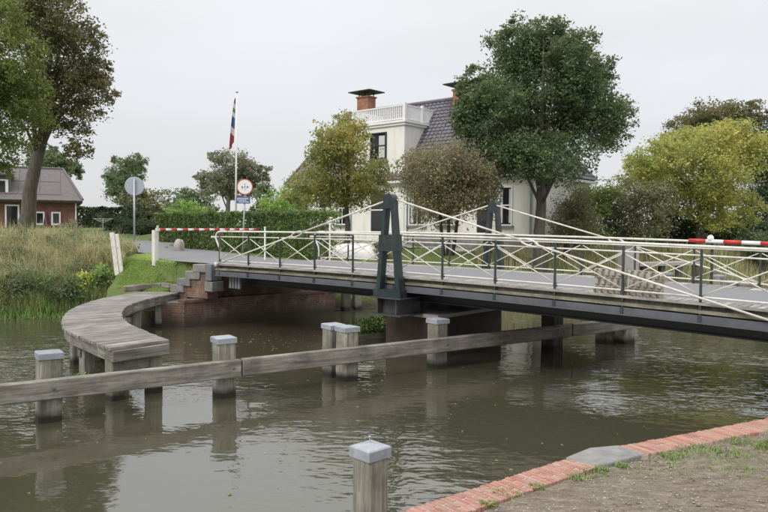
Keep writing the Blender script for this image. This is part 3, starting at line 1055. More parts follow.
tag(add('weeds', leaves_mesh('herbs', hc, 0.075, 'lf_herb'), None), 'mixed green herbs growing among the rough bank grass', 'weeds', kind='stuff')
tag(add('grass', blades(P12, 0.62 * hm, 0.018, 0.95, 'blade_dry', 'rough grass'), None), 'tall dry rough grass on the far canal bank', 'grass', kind='stuff')
P3 = scatter(9000, -15, -8.4, 20.9, 24.2, lambda x, y, s, rd: (s > -0.1) & (s < 1.4) & ~near_jetty(x, y) & ~verge(x + 0.5, y))
tag(add('weeds', blades(P3, 0.40, 0.028, 0.7, 'blade_green', 'waterside weeds'), None), 'green weeds along the waterline of the far bank', 'weeds', kind='stuff')
P4 = scatter(42000, -9.8, -4.8, 20.8, 26, lambda x, y, s, rd: (s > 0.15) & ~((x > -6.45) & ((x + 6.5) * 0.571 + (y - 21.28) * 0.821 < 0.46)) & (rd < -1.45) & verge(x, y))
tag(add('grass', blades(P4, 0.075, 0.014, 1.5, 'blade_mown', 'mown verge'), None), 'short mown grass verge beside the bridge stair', 'grass', kind='stuff')
P5 = scatter(20000, -3, 14, 25, 42, lambda x, y, s, rd: (s > 0.6) & (rd > 2.4))
tag(add('grass', blades(P5, 0.13, 0.020, 0.8, 'blade_lawn', 'garden lawn'), None), 'lawn grass between the bridge and the white house', 'grass', kind='stuff')
P6 = scatter(9000, 4, 24, 28, 42, lambda x, y, s, rd: (s > 0.0) & (s < 3.0))
tag(add('grass', blades(P6, 0.55, 0.03, 0.6, 'blade_dry', 'far bank grass'), None), 'rough olive grass on the bank beyond the bridge', 'grass', kind='stuff')
P7 = scatter(5000, -14, -7.5, 26.5, 33, lambda x, y, s, rd: (rd > 1.75) & (rd < 3.0))
tag(add('grass', blades(P7, 0.10, 0.018, 0.8, 'blade_lawn', 'hedge foot grass'), None), 'strip of green grass at the foot of the clipped hedge', 'grass', kind='stuff')
P8 = scatter(9000, -34, -12, 33, 47, lambda x, y, s, rd: rd < -3)
tag(add('grass', blades(P8, 0.12, 0.03, 0.8, 'blade_lawn', 'farm lawn'), None), 'lawn grass in front of the red brick house', 'grass', kind='stuff')

# ------------------------------------------------------------------ mooring piles with zinc caps
def pile_mesh(w, h, taper=0.0, seed=0):
    """Square timber pile from z=-1.2 to h with slightly uneven faces."""
    rr = random.Random(seed)
    vs, fs = [], []
    levels = [-1.2, 0.0, h * 0.45, h]
    c = w * 0.10
    hw = w / 2
    prof = [(-hw + c, -hw), (hw - c, -hw), (hw, -hw + c), (hw, hw - c), (hw - c, hw), (-hw + c, hw), (-hw, hw - c), (-hw, -hw + c)]
    for z in levels:
        k = 1 - taper * (z / h if z > 0 else 0)
        for x, y in prof:
            vs.append((x * k + rr.uniform(-.006, .006), y * k + rr.uniform(-.006, .006), z))
    for i in range(len(levels) - 1):
        for k in range(8):
            k2 = (k + 1) % 8
            fs.append((i * 8 + k, i * 8 + k2, (i + 1) * 8 + k2, (i + 1) * 8 + k))
    fs.append(tuple(range(24, 32)))
    o = MB(); o.add(vs, fs)
    return o.mesh('pile')
def cap_mesh(w, th=0.085, rise=0.035):
    """Zinc cap: folded skirt and a low pyramid top."""
    o = MB()
    h = w / 2
    vs = [(x * h, y * h, 0) for x, y in ((-1, -1), (1, -1), (1, 1), (-1, 1))]
    vs += [(x * h, y * h, th) for x, y in ((-1, -1), (1, -1), (1, 1), (-1, 1))]
    vs += [(x * h * .93, y * h * .93, th + 0.012) for x, y in ((-1, -1), (1, -1), (1, 1), (-1, 1))]
    vs += [(0, 0, th + rise)]
    fs = [(0, 3, 2, 1)]
    for i in range(4):
        j = (i + 1) % 4
        fs += [(i, j, 4 + j, 4 + i), (4 + i, 4 + j, 8 + j, 8 + i), (8 + i, 8 + j, 12)]
    o.add(vs, fs)
    return o.mesh('cap')
FD = Vector((0.823, 0.568, 0)).normalized()        # fender beam direction
FA = math.atan2(FD.y, FD.x)
def pile(label, x, y, top=1.03, w=0.33, rz=FA, mat='pile_wood', cap=True, group='timber mooring piles in the canal', seed=0):
    r = thing('mooring_pile', label, 'pile', (x, y, 0), rz, group)
    tl = random.Random(seed + 100)
    m_ = Matrix.Translation((x, y, 0)) @ Matrix.Rotation(rz + tl.uniform(-.05, .05), 4, 'Z') @ Matrix.Rotation(tl.uniform(-.018, .018), 4, 'X') @ Matrix.Rotation(tl.uniform(-.018, .018), 4, 'Y')
    r.matrix_basis = m_
    WM[r.name] = m_
    add('post', pile_mesh(w, top - 0.06 if cap else top, 0.0, seed), mat, r)
    if cap:
        add('cap', cap_mesh(w + 0.024), 'zinc', r, world_of(r) @ Matrix.Translation((0, 0, top - 0.09)))
    return r
pa = pile('square grey pile with zinc cap, left end of the long fender beam', -5.02, 10.42, seed=1)
pile('square grey pile with zinc cap on fender beam, right of the jetty end', -2.74, 11.99, seed=2)
pile('front pile of the zinc capped pair standing against the fender beam', -0.70, 13.40, w=0.33, seed=3)
pile('rear pile of the zinc capped pair on the fender beam', -1.0, 13.74, w=0.33, seed=4)
pile('single zinc capped pile on fender beam, just before the bridge pier', 1.14, 14.67, seed=5)
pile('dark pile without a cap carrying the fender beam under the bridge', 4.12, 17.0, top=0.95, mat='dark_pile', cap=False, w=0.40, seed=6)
pile('pale short pile at the far end of the fender beam, right of the dark one', 6.25, 18.1, top=0.62, w=0.42, cap=False, seed=7)
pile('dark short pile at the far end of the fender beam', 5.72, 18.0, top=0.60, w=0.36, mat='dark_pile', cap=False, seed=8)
np_ = pile('nearest pile, tall weathered timber with zinc cap beside the brick quay corner', -0.105, 6.02, top=1.03, w=0.236, rz=math.radians(45), group='timber mooring piles in the canal', seed=9)
o = MB(); o.lathe([(0.005, 0), (0.005, 0.05), (0.013, 0.052), (0.013, 0.058), (0.003, 0.064)], 8)
add('nail', o.mesh('nail'), 'galv', np_, world_of(np_) @ Matrix.Translation((0.02, 0.03, 1.03 - 0.09 + 0.11)))
for (x, y, tp, lab) in [(12.6, 31.2, 1.05, 'far capped pile nearest the concrete block beyond the bridge'),
                        (14.2, 29.7, 1.05, 'far capped pile standing alone beyond the right end of the railing'),
                        (13.46, 27.0, 1.0, 'left pile of the far pair beyond the railing'),
                        (13.85, 26.6, 0.98, 'right pile of the far pair beyond the railing')]:
    pile(lab, x, y, top=tp, w=0.42, seed=int(x * 10))
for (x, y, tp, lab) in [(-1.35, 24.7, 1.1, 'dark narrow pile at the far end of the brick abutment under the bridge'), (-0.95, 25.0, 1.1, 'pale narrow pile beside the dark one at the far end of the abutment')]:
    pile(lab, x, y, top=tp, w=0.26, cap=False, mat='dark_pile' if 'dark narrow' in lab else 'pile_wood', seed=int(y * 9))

# fender beam, three timbers in line, on the camera side of its piles
fb = thing('fender_beam', 'long weathered horizontal timber beam running across the piles and under the bridge', 'fender beam', (-2.7, 11.73, 0))
def fpt(x, z, side=-0.235):
    # point on the beam line at world x
    a = Vector((-5.02, 10.42, 0)); 
    p = a + FD * ((x + 5.02) / FD.x)
    q = Vector((FD.y, -FD.x, 0)) * -side
    return Vector((p.x + q.x, p.y + q.y, z))
b_pts = [(-9.0, -2.58), (-2.56, 4.35), (4.37, 6.75)]
for i, (x0, x1) in enumerate(b_pts):
    plank('timber', fpt(x0, 0.515 + 0.004 * i), fpt(x1, 0.515 + 0.004 * i), 0.13, 0.30, 'beam_wood', fb, 0.018)
for x in (-5.0, -2.70, -0.6, 1.15, 4.1):
    p = fpt(x, 0.53)
    o = MB(); o.lathe([(0.022, 0), (0.022, 0.012), (0.012, 0.018)], 8)
    m = Matrix.Translation(p + Vector((FD.y, -FD.x, 0)) * 0.066) @ Matrix.Rotation(FA, 4, 'Z') @ Matrix.Rotation(math.radians(90), 4, 'X')
    add('bolt', o.mesh('bolt'), 'steel', fb, m)
# moss and small plant on the beam
P = np.concatenate([np.stack([np.full(60, -4.62) + R.normal(0, .05, 60), np.full(60, 10.62) + R.normal(0, .03, 60), np.full(60, 0.62)], 1)])
tag(add('weed', leaves_mesh('weed', P + np.array([0, 0, 0.02]) + R.normal(0, .03, P.shape), 0.035, 'lf_light'), None), 'small weed sprouting on the fender beam beside the left pile', 'weed')

k = 260
C = np.concatenate([np.stack([R.normal(-2.5, 1.4, 120), R.normal(18.2, 1.2, 120)], 1), np.stack([R.uniform(-7, 6, 140), R.uniform(6, 17, 140)], 1)])
ok = bank_dist(C[:, 0], C[:, 1]) < -0.6
C = C[ok]
C = np.concatenate([C, np.full((len(C), 1), 0.006)], 1)
tag(add('fallen_leaves', leaves_mesh('fallen leaves', C, 0.05, 'lf_amber', up=60.0, aspect=0.7), None), 'few fallen leaves floating on the canal', 'fallen leaves', kind='stuff')

# ------------------------------------------------------------------ curved jetty
LP = [(-4.47, 11.38), (-5.35, 12.42), (-6.14, 13.42), (-6.85, 14.85), (-7.41, 16.47), (-7.68, 18.0), (-7.72, 19.6), (-7.45, 21.2)]
IP = [(-3.77, 12.23), (-4.52, 13.27), (-5.22, 14.30), (-5.87, 15.63), (-6.36, 17.2), (-6.48, 18.6), (-6.40, 19.9), (-6.15, 21.35)]
def catmull(P, u):
    n = len(P) - 1
    i = min(int(u * n), n - 1)
    f = u * n - i
    p = [np.array(P[min(max(j, 0), n)], float) for j in (i - 1, i, i + 1, i + 2)]
    return 0.5 * (2 * p[1] + (p[2] - p[0]) * f + (2 * p[0] - 5 * p[1] + 4 * p[2] - p[3]) * f ** 2 + (3 * p[1] - p[0] - 3 * p[2] + p[3]) * f ** 3)
JT = 0.93
jt = thing('jetty', 'curved grey plank jetty on timber piles leading to the bridge stair', 'jetty', (-6.3, 15.8, 0))
inv = world_of(jt).inverted()
NPL = 76
rj = random.Random(5)
for i in range(NPL):
    u0, u1 = (i + 0.035) / NPL, (i + 0.965) / NPL
    a, b, c, d = catmull(LP, u0), catmull(IP, u0), catmull(IP, u1), catmull(LP, u1)
    e1, e2 = rj.uniform(-0.006, 0.012), rj.uniform(-0.006, 0.012)
    ab = (b - a) / np.hypot(*(b - a))
    a, d = a - ab * e1, d - ab * e1
    b, c = b + ab * e2, c + ab * e2
    ctr = (a + b + c + d) / 4
    ang = math.atan2(ab[1], ab[0])
    z = JT + rj.uniform(-0.004, 0.004)
    mt = Matrix.Translation((ctr[0], ctr[1], z)) @ Matrix.Rotation(ang, 4, 'Z')
    im = mt.inverted()
    q = [im @ Vector((p[0], p[1], z)) for p in (a, b, c, d)]
    o = MB()
    cc = 0.006
    top = [(p.x * (1 - cc), p.y * 0.93, 0.0) for p in q]
    mid_ = [(p.x, p.y, -0.006) for p in q]
    bot = [(p.x, p.y, -0.05) for p in q]
    o.add(top + mid_ + bot, [(0, 1, 2, 3), (11, 10, 9, 8)] + [(4 + k, 4 + (k + 1) % 4, (k + 1) % 4, k) for k in range(4)] + [(8 + k, 8 + (k + 1) % 4, 4 + (k + 1) % 4, 4 + k) for k in range(4)])
    add('plank', o.mesh('plank'), 'plank_wood', jt, mt)
def jetty_beam(P, Q, inset, z, h, w, n=20):
    """Edge beam following the curve of the jetty side, in straight timbers."""
    for i in range(n):
        a0, b0 = catmull(P, i / n), catmull(Q, i / n)
        a1, b1 = catmull(P, (i + 1) / n), catmull(Q, (i + 1) / n)
        d0 = (b0 - a0) / np.hypot(*(b0 - a0)); d1 = (b1 - a1) / np.hypot(*(b1 - a1))
        p0, p1 = a0 + d0 * inset, a1 + d1 * inset
        plank('edge_beam', (p0[0], p0[1], z), (p1[0], p1[1], z), w, h, 'beam_wood', jt, 0.008)
jetty_beam(LP, IP, 0.09, JT - 0.05 - 0.105, 0.20, 0.10, 12)
jetty_beam(IP, LP, 0.07, JT - 0.05 - 0.105, 0.20, 0.10, 12)
a, b = Vector((-4.47, 11.38, 0)), Vector((-3.77, 12.23, 0))
ab = (b - a).normalized(); nn = Vector((-ab.y, ab.x, 0))
plank('end_board', a + ab * 0.02 - nn * 0.035 + Vector((0, 0, JT - 0.145)), b - ab * 0.02 - nn * 0.035 + Vector((0, 0, JT - 0.145)), 0.06, 0.185, 'beam_wood', jt, 0.008)
jseed = 20
for u, ins in ((0.035, (0.17, 0.22)), (0.22, (0.28, 0.3)), (0.40, (0.3, 0.3)), (0.58, (0.3, 0.25)), (0.75, (0.3, 0.22)), (0.90, (0.3, 0.20))):
    l, r_ = catmull(LP, u), catmull(IP, u)
    d = (r_ - l) / np.hypot(*(r_ - l))
    ang = math.atan2(d[1], d[0])
    for p in (l + d * ins[0], r_ - d * ins[1]):
        add('pile', pile_mesh(0.235, JT - 0.255, 0, jseed), 'pile_wood', jt, Matrix.Translation((p[0], p[1], 0)) @ Matrix.Rotation(ang, 4, 'Z'))
        jseed += 1
    p0, p1 = l + d * 0.12, r_ - d * 0.10
    plank('cross_beam', (p0[0], p0[1], JT - 0.36), (p1[0], p1[1], JT - 0.36), 0.12, 0.20, 'beam_wood', jt, 0.01)

# ------------------------------------------------------------------ abutment with stepped coping
ab_ = thing('bridge_abutment', 'old red brick abutment with grey stepped coping at the left end of the bridge', 'abutment', (-5.0, 21.2, 0), 0)
ang = math.atan2(0.68, 0.73)
mw = Matrix.Translation((-5.75, 20.1, 0)) @ Matrix.Rotation(ang, 4, 'Z')   # local x along the face, y into the land
o = MB()
o.prism([(-0.0, 0.0), (5.6, 0.0), (5.6, 1.2), (-0.05, 1.2), (-0.55, 0.75)], -1.2, 0.72)
add('base_wall', o.mesh('base wall'), 'abutbrick', ab_, mw)
o = MB()
o.prism([(-0.005, -0.03), (5.62, -0.03), (5.62, 0.34), (-0.02, 0.34)], 0.722, 0.80)
add('ledge', o.mesh('ledge'), 'abutbrick', ab_, mw)
o = MB()
o.prism([(0.95, 0.345), (5.55, 0.345), (5.55, 1.45), (1.15, 1.45)], 0.725, 1.45)
o.prism([(1.25, 0.70), (5.50, 0.70), (5.50, 1.46), (1.25, 1.46)], 1.451, 1.765)
add('upper_wall', o.mesh('upper wall'), 'abutbrick', ab_, mw)
# wing wall climbing along the road: brick body plus stone steps
wa = Vector((-6.50, 21.28, 0)); wb = Vector((-5.02, 20.25, 0))
wd = (wb - wa).normalized(); wn = Vector((-wd.y, wd.x, 0))
steps = [(0.00, 0.62, 0.93, 1.16), (0.33, 0.92, 1.14, 1.37), (0.70, 1.34, 1.36, 1.60), (1.06, 1.62, 1.58, 1.82)]
stop_ = []
for i, (s0, s1, z0, z1) in enumerate(steps):
    e1 = steps[i + 1][0] if i < 3 else s1
    o = MB()
    p0, p1 = wa + wd * s0, wa + wd * (s1 if i == 3 else e1 + 0.02)
    o.prism([(p0 + wn * 0.03)[:2], (p1 + wn * 0.03)[:2], (p1 + wn * 0.45)[:2], (p0 + wn * 0.45)[:2]], (-0.9 if i < 2 else 0.81) + 0.002 * i, z0 - 0.002)
    add('wing_wall', o.mesh('wing wall'), 'abutbrick', ab_, Matrix.Identity(4))
    c = wa + wd * ((s0 + s1) / 2) + wn * 0.22
    add('coping_stone', cbox(s1 - s0, 0.50 + 0.01 * i, z1 - z0, 0.02, 0.008, i), 'stone', ab_, frame((c.x, c.y, (z0 + z1) / 2), wd))
c = wa + wd * 1.75 + wn * 0.16
add('corner_stone', cbox(0.24, 0.42, 0.50, 0.02, 0.006, 9), 'steel_light', ab_, frame((c.x, c.y, 1.60), wd))
c = wa + wd * 1.72 + wn * 0.2
add('bearing_stone', cbox(0.34, 0.46, 0.30, 0.02, 0.006, 10), 'stone', ab_, frame((c.x, c.y, 1.18), wd))
lg = [((-7.80, 20.94, 1.03), (-7.22, 21.48, 1.08)), ((-7.16, 21.50, 1.09), (-6.86, 21.58, 1.10)), ((-6.83, 21.56, 1.10), (-6.50, 21.40, 1.10))]
for i, (a, b) in enumerate(lg):
    o_ = plank('edging_log', a, b, 0.16, 0.17, 'log_wood', None, 0.03, jitter=0.01, seed=40 + i)
    tag(o_, ['longest weathered edging log on the bank behind the jetty', 'middle edging log lying at the back of the jetty', 'edging log lying against the lowest coping stone'][i], 'log', 'edging logs behind the jetty')

# ------------------------------------------------------------------ the bridge
PIV = Vector((1.533, 17.136, 0))
BA = math.atan2(BX.y, BX.x)
br = thing('swing_bridge', 'low cream railed swing bridge with dark green towers and stay rods across the canal', 'bridge', PIV, BA)
BW = world_of(br)
SP = 1.3
HALF = 1.943
def bxk(k):
    return (k - 5) * SP
def rail_z(k):
    return 2.80 - 0.00205 * (k - 2.2) ** 2
K0, K1 = 0, 13
def bput(name, mbx, mat, parent=br, smooth=False):
    return add(name, mbx.mesh(name, smooth), mat, parent, BW)
ks = [K0 - 0.12] + list(range(K0 + 1, K1)) + [K1 + 0.3]
def strip_along(y0, y1, ztop, zbot, k0=None, k1=None):
    """Solid strip following the camber between two side lines."""
    kk = [k for k in np.arange(-0.12, 13.31, 0.48)] if k0 is None else list(np.linspace(k0, k1, 12))
    o = MB()
    vs, fs = [], []
    for k in kk:
        z = rail_z(k)
        vs += [(bxk(k), y0, z + zbot), (bxk(k), y1, z + zbot), (bxk(k), y1, z + ztop), (bxk(k), y0, z + ztop)]
    for i in range(len(kk) - 1):
        a, b = i * 4, i * 4 + 4
        for q in range(4):
            q2 = (q + 1) % 4
            fs.append((a + q, b + q, b + q2, a + q2))
    fs += [(0, 1, 2, 3), tuple(reversed(range(len(vs) - 4, len(vs))))]
    o.add(vs, fs)
    return o
bput('deck', strip_along(-1.45, 1.45, -0.925, -1.02), 'asphalt')
for sd in (-1, 1):
    ya, yb = sorted((sd * 1.455, sd * (HALF + 0.02)))
    # short boards across each edge of the deck
    nb = 132 if sd < 0 else 60
    for i in range(nb):
        k = -0.1 + (i + 0.5) * 13.35 / nb
        z = rail_z(k)
        wdt = 13.35 / nb * SP
        m = BW @ Matrix.Translation((bxk(k), (ya + yb) / 2, z - 0.945 + rj.uniform(-0.0015, 0.0015))) @ Matrix.Rotation(math.radians(90), 4, 'Z')
        add('edge_board', cbox(yb - ya, wdt - (0.016 if sd < 0 else 0.03), 0.05, 0.003), 'deck_wood', br, m)
    ya, yb = sorted((sd * (HALF + 0.021), sd * (HALF + 0.052)))
    bput('edge_strip', strip_along(ya, yb, -0.918, -0.962), 'deck_wood')
    yo = sd * (HALF + 0.045)
    ya, yb = sorted((sd * (HALF - 0.10), yo))
    ya, yb = sorted((sd * (HALF - 0.10), sd * (HALF - 0.03)))
    bput('gap_shade_strip', strip_along(ya, yb, -0.972, -1.043), 'dark_pile')  # recessed strip in dark wood, its colour painting the shade of an open gap
    ya, yb = sorted((sd * (HALF - 0.10), sd * (HALF + 0.05)))
    bput('kerb_beam', strip_along(ya, yb, -1.045, -1.10), 'kerb_wood')
    ya, yb = sorted((sd * (HALF + 0.005), sd * (HALF + 0.045)))
    bput('edge_channel', strip_along(ya, yb, -1.128, -1.245), 'steel')
    ya, yb = sorted((sd * (HALF + 0.02), sd * (HALF + 0.10)))
    bput('channel_flange', strip_along(ya, yb, -1.246, -1.262), 'steel')
    ya, yb = sorted((sd * 1.30, sd * 1.42))
    bput('main_girder', strip_along(ya, yb, -1.021, -1.48), 'black')
    ya, yb = sorted((sd * 1.24, sd * 1.48))
    bput('girder_flange', strip_along(ya, yb, -1.481, -1.51), 'black')
for i in range(27):
    k = -0.05 + i * 0.5
    z = rail_z(k)
    o = MB(); o.box((bxk(k), 0, z - 1.19), (0.12, 2 * HALF - 0.02, 0.11))
    bput('cross_beam', o, 'black')
# railings
TR = 0.026
def railing(sd):
    y = sd * HALF
    rl = bput('railing', MB().tube([(bxk(k), y, rail_z(k)) for k in np.linspace(0.28, 13.3, 40)], 0.0235, 10), 'cream', smooth=True)
    rl_pts2 = [(bxk(k), y, rail_z(k) - 0.15) for k in np.linspace(-0.15, 13.3, 40)]
    bput('mid_rail', MB().tube(rl_pts2, 0.015, 8), 'cream', rl, True)
    bput('low_rail', MB().tube([(bxk(k), y, rail_z(k) - 0.83) for k in np.linspace(0.05, 13.3, 40)], 0.016, 8), 'cream', rl, True)
    # curled end of the top rail
    pts = []
    for (dx, dz) in [(0.30, 0.0), (0.10, 0.004), (-0.06, -0.01), (-0.16, -0.06), (-0.20, -0.15), (-0.17, -0.26), (-0.09, -0.38), (-0.02, -0.50), (0.0, -0.64), (-0.01, -0.85), (-0.06, -0.96)]:
        pts.append((bxk(0.0) + dx, y, rail_z(0) + dz))
    sm = []
    for i in range(31):
        p = catmull([(a, c) for a, b_, c in pts], i / 30)
        sm.append((p[0], y, p[1]))
    bput('rail_scroll', MB().tube(sm, [0.027 - 0.004 * i / 30 for i in range(31)], 10), 'cream', rl, True)
    o = MB().bar((bxk(0) - 0.42, y, rail_z(0) - 0.155), (bxk(0) - 0.16, y, rail_z(0) - 0.155), 0.03, 0.05)
    bput('rail_hook', o, 'cream', rl)
    for k in range(0, 14):
        z = rail_z(k)
        o = MB()
        o.box((bxk(k), y + sd * 0.022, z - 0.635), (0.036, 0.035, 1.18))
        o.box((bxk(k), y + sd * 0.055, z - 1.19), (0.055, 0.03, 0.13))
        o.box((bxk(k), y, z - 0.84), (0.055, 0.07, 0.07))
        bput('railing_post', o, 'post_paint' if k else 'steel', rl)
        o = MB()
        for q in range(2):
            o.lathe([(0.014, 0), (0.014, 0.012)], 6, (bxk(k), y + sd * 0.075, z - 1.15 - 0.07 * q))
        if k < 13:
            z2 = rail_z(k + 1)
            for (za, zb, off) in ((z - 0.20, z2 - 0.80, 0.012), (z - 0.80, z2 - 0.20, -0.012)):
                bput('diagonal_brace', MB().tube([(bxk(k) + 0.03, y + off, za), (bxk(k + 1) - 0.03, y + off, zb)], 0.0115, 8), 'cream', rl, True)
            o = MB().lathe([(0.03, 0), (0.03, 0.03)], 8, (0, 0, -0.015))
            add('brace_boss', o.mesh('brace boss'), 'cream', rl, BW @ Matrix.Translation((bxk(k + 0.5), y, (z + z2) / 2 - 0.508)) @ Matrix.Rotation(math.radians(90), 4, 'X'))
    return rl
railing(-1)
railing(1)
# towers
def tower(sd):
    y = sd * (HALF + 0.20)
    zb, zt = 1.40, 3.69
    o = MB()
    t_ = 0.085
    # two legs as tapered plates leaning together
    for s_ in (-1, 1):
        prof = [(s_ * 0.345, 1.54), (s_ * 0.225, 1.54), (s_ * 0.062, 3.44), (s_ * 0.128, 3.56)]
        if s_ < 0: prof = prof[::-1]
        vs = [(p[0], y - t_, p[1]) for p in prof] + [(p[0], y + t_, p[1]) for p in prof]
        o.add(vs, [(0, 1, 2, 3), (7, 6, 5, 4)] + [(i, 4 + i, 4 + (i + 1) % 4, (i + 1) % 4) for i in range(4)])
    tw = bput('tower', o, 'green_paint')
    o = MB()
    cp = []
    for i in range(13):
        a = math.pi * i / 12
        cp.append((0.135 * math.cos(a), 3.555 + 0.135 * math.sin(a)))
    cp = [(0.145, 3.36), ] + cp + [(-0.145, 3.36)]
    n = len(cp)
    vs = [(p[0], y - t_ * 1.12, p[1]) for p in cp] + [(p[0], y + t_ * 1.12, p[1]) for p in cp]
    o.add(vs, [tuple(range(n)), tuple(reversed(range(n, 2 * n)))] + [(i, n + i, n + (i + 1) % n, (i + 1) % n) for i in range(n)])
    bput('head_plate', o, 'green_paint', tw)
    o = MB()
    prof = [(-0.275, 2.42), (0.275, 2.42), (0.245, 2.78), (-0.245, 2.78)]
    vs = [(p[0], y - t_ * 1.15, p[1]) for p in prof] + [(p[0], y + t_ * 1.15, p[1]) for p in prof]
    o.add(vs, [(0, 1, 2, 3), (7, 6, 5, 4)] + [(i, 4 + i, 4 + (i + 1) % 4, (i + 1) % 4) for i in range(4)])
    bput('tie_plate', o, 'green_paint', tw)
    o = MB().box((0, y, 1.485), (0.78, 0.24, 0.17))
    bput('base_plate', o, 'green_paint', tw)
    # steel outrigger beam under the tower
    o = MB()
    o.box((0, sd * (HALF - 0.1), 1.385), (0.90, 0.95, 0.028))
    o.box((0, sd * (HALF - 0.1), 1.010), (0.90, 0.95, 0.028))
    for x in (-0.27, 0.27):
        o.box((x, sd * (HALF - 0.12), 1.1975), (0.028, 0.86, 0.345))
    o.box((0, sd * (HALF + 0.12), 1.1975), (0.50, 0.03, 0.345))
    bput('outrigger', o, 'steel_dark', tw)
    # stay rods: from the head to the deck ends, each with a turnbuckle eye
    ys = sd * (HALF + 0.13)
    def rod(kend, zend, kb):
        a = Vector((0.05 if kend > 5 else -0.05, ys, 3.575)); b = Vector((bxk(kend), ys, zend))
        d = (b - a).normalized()
        c = a + (b - a) * ((kb - 5) / (kend - 5))
        up = Vector((0, 1, 0)).cross(d).normalized()
        o = MB()
        o.tube([a, c - d * 0.17], 0.0195, 8)
        o.tube([c + d * 0.17, b], 0.0195, 8)
        ring = []
        for i in range(25):
            q = 2 * math.pi * i / 24
            ring.append(c + d * (0.20 * math.cos(q)) + up * (0.055 * math.sin(q)))
        o.tube(ring, 0.018, 6, False)
        o.box(b, (0.10, 0.05, 0.12))
        bput('stay_rod', o, 'cream', tw, True)
    rod(-0.02, rail_z(0) - 0.93, 2.6)
    rod(11.0, 1.50, 7.6)
    return tw
tower(-1)
tower(1)
# roller plates under the left end
for i in range(4):
    o = MB().box((bxk(0.22) + 0.13 * i, -HALF + 0.16, 1.36), (0.09, 0.06, 0.34))
    bput('bearing_plate', o, 'steel_light')
# pivot pier
pp = thing('pivot_pier', 'brown stained pier carrying the middle of the bridge', 'pier', (PIV.x, PIV.y, 0), BA)
mw = world_of(pp)
o = MB().prism([(-0.72, -1.42), (0.72, -1.42), (0.78, -1.30), (0.78, 1.30), (0.72, 1.42), (-0.72, 1.42), (-0.78, 1.30), (-0.78, -1.30)], -1.2, 0.92)
add('shaft', o.mesh('shaft'), 'rust', pp, mw)
o = MB().prism([(-0.86, -1.5), (0.86, -1.5), (0.86, 1.5), (-0.86, 1.5)], 0.922, 1.005)
add('cap_slab', o.mesh('cap slab'), 'concrete', pp, mw)
o = MB().lathe([(0.7, 1.006), (0.7, 1.20), (0.62, 1.26)], 24)
add('turntable', o.mesh('turntable'), 'black', pp, mw)

# small planted timber box in the water left of the pier
pb = thing('planter_island', 'low timber edged strip of waterside plants under the bridge beside the pier', 'planted box', (-0.25, 18.7, 0), FA)
mw = world_of(pb)
for i, (a, b) in enumerate([((-0.7, -0.28, 0.03), (0.7, -0.28, 0.03)), ((-0.7, 0.28, 0.03), (0.7, 0.28, 0.03)), ((-0.66, -0.25, 0.028), (-0.66, 0.25, 0.028)), ((0.66, -0.25, 0.028), (0.66, 0.25, 0.028))]):
    plank('edge_board', mw @ Vector(a), mw @ Vector(b), 0.06, 0.24, 'beam_wood', pb, 0.008)
o = MB().box((0, 0, -0.1), (1.28, 0.5, 0.34))
add('soil', o.mesh('soil'), 'dirt', pb, mw)
C = np.stack([R.uniform(-0.6, 0.6, 900), R.uniform(-0.25, 0.25, 900), 0.08 + 0.45 * R.uniform(size=900) ** 1.5], 1)
add('foliage', leaves_mesh('foliage', C, 0.08, 'lf_light', droop=-0.5), None, pb, mw)

# concrete grass pavers standing against the near railing
def paver_mesh():
    """Concrete lattice slab 0.60 x 0.10 x 0.40 with staggered openings and lugs."""
    o = MB()
    W_, H_, D_ = 0.60, 0.48, 0.09
    cols, rows = 5, 3
    o.box((0, 0.03, 0), (W_, 0.03, H_))                    # back web
    cw, rh = W_ / cols, H_ / rows
    for r in range(rows):
        for c in range(cols + 1):
            x = -W_ / 2 + (c + (0.5 if r % 2 else 0.0)) * cw
            z = -H_ / 2 + (r + 0.5) * rh
            if abs(x) > W_ / 2: continue
            w_ = cw * 0.62
            x0, x1 = max(x - w_ / 2, -W_ / 2), min(x + w_ / 2, W_ / 2)
            prof = [(x0, z - rh * 0.32), (x1, z - rh * 0.46), (x1 + 0.006, z + rh * 0.30), (x0 + 0.01, z + rh * 0.46)]
            vs = [(p[0] * 1.0, 0.014, p[1]) for p in prof] + [(x0 * .15 + x1 * .85 if i in (1, 2) else x0 * .85 + x1 * .15, -0.05, p[1] * 0.72 + z * 0.28) for i, p in enumerate(prof)]
            o.add(vs, [(4, 5, 6, 7)] + [(i, (i + 1) % 4, 4 + (i + 1) % 4, 4 + i) for i in range(4)])
    for r in range(rows + 1):
        z = -H_ / 2 + r * rh
        o.box((0, 0.005, max(min(z, H_ / 2 - 0.011), -H_ / 2 + 0.011)), (W_ - 0.004 * r, 0.03, 0.022))
    return o.mesh('paver')
pm = paver_mesh()
for i, (k, lab) in enumerate([(8.78, 'left of two knobbly concrete grass pavers standing on the bridge edge'), (9.27, 'right of two knobbly concrete grass pavers standing on the bridge edge')]):
    z = rail_z(k) - 0.955 + 0.245
    for j in range(1):
        m = BW @ Matrix.Translation((bxk(k), -HALF + 0.115, z)) @ Matrix.Rotation(math.radians(2 if i else -1), 4, 'Y') @ Matrix.Rotation(math.radians(-6), 4, 'X')
        tag(add('grass_paver', pm, 'paver', None, m), lab, 'paver', 'grass pavers against the railing')

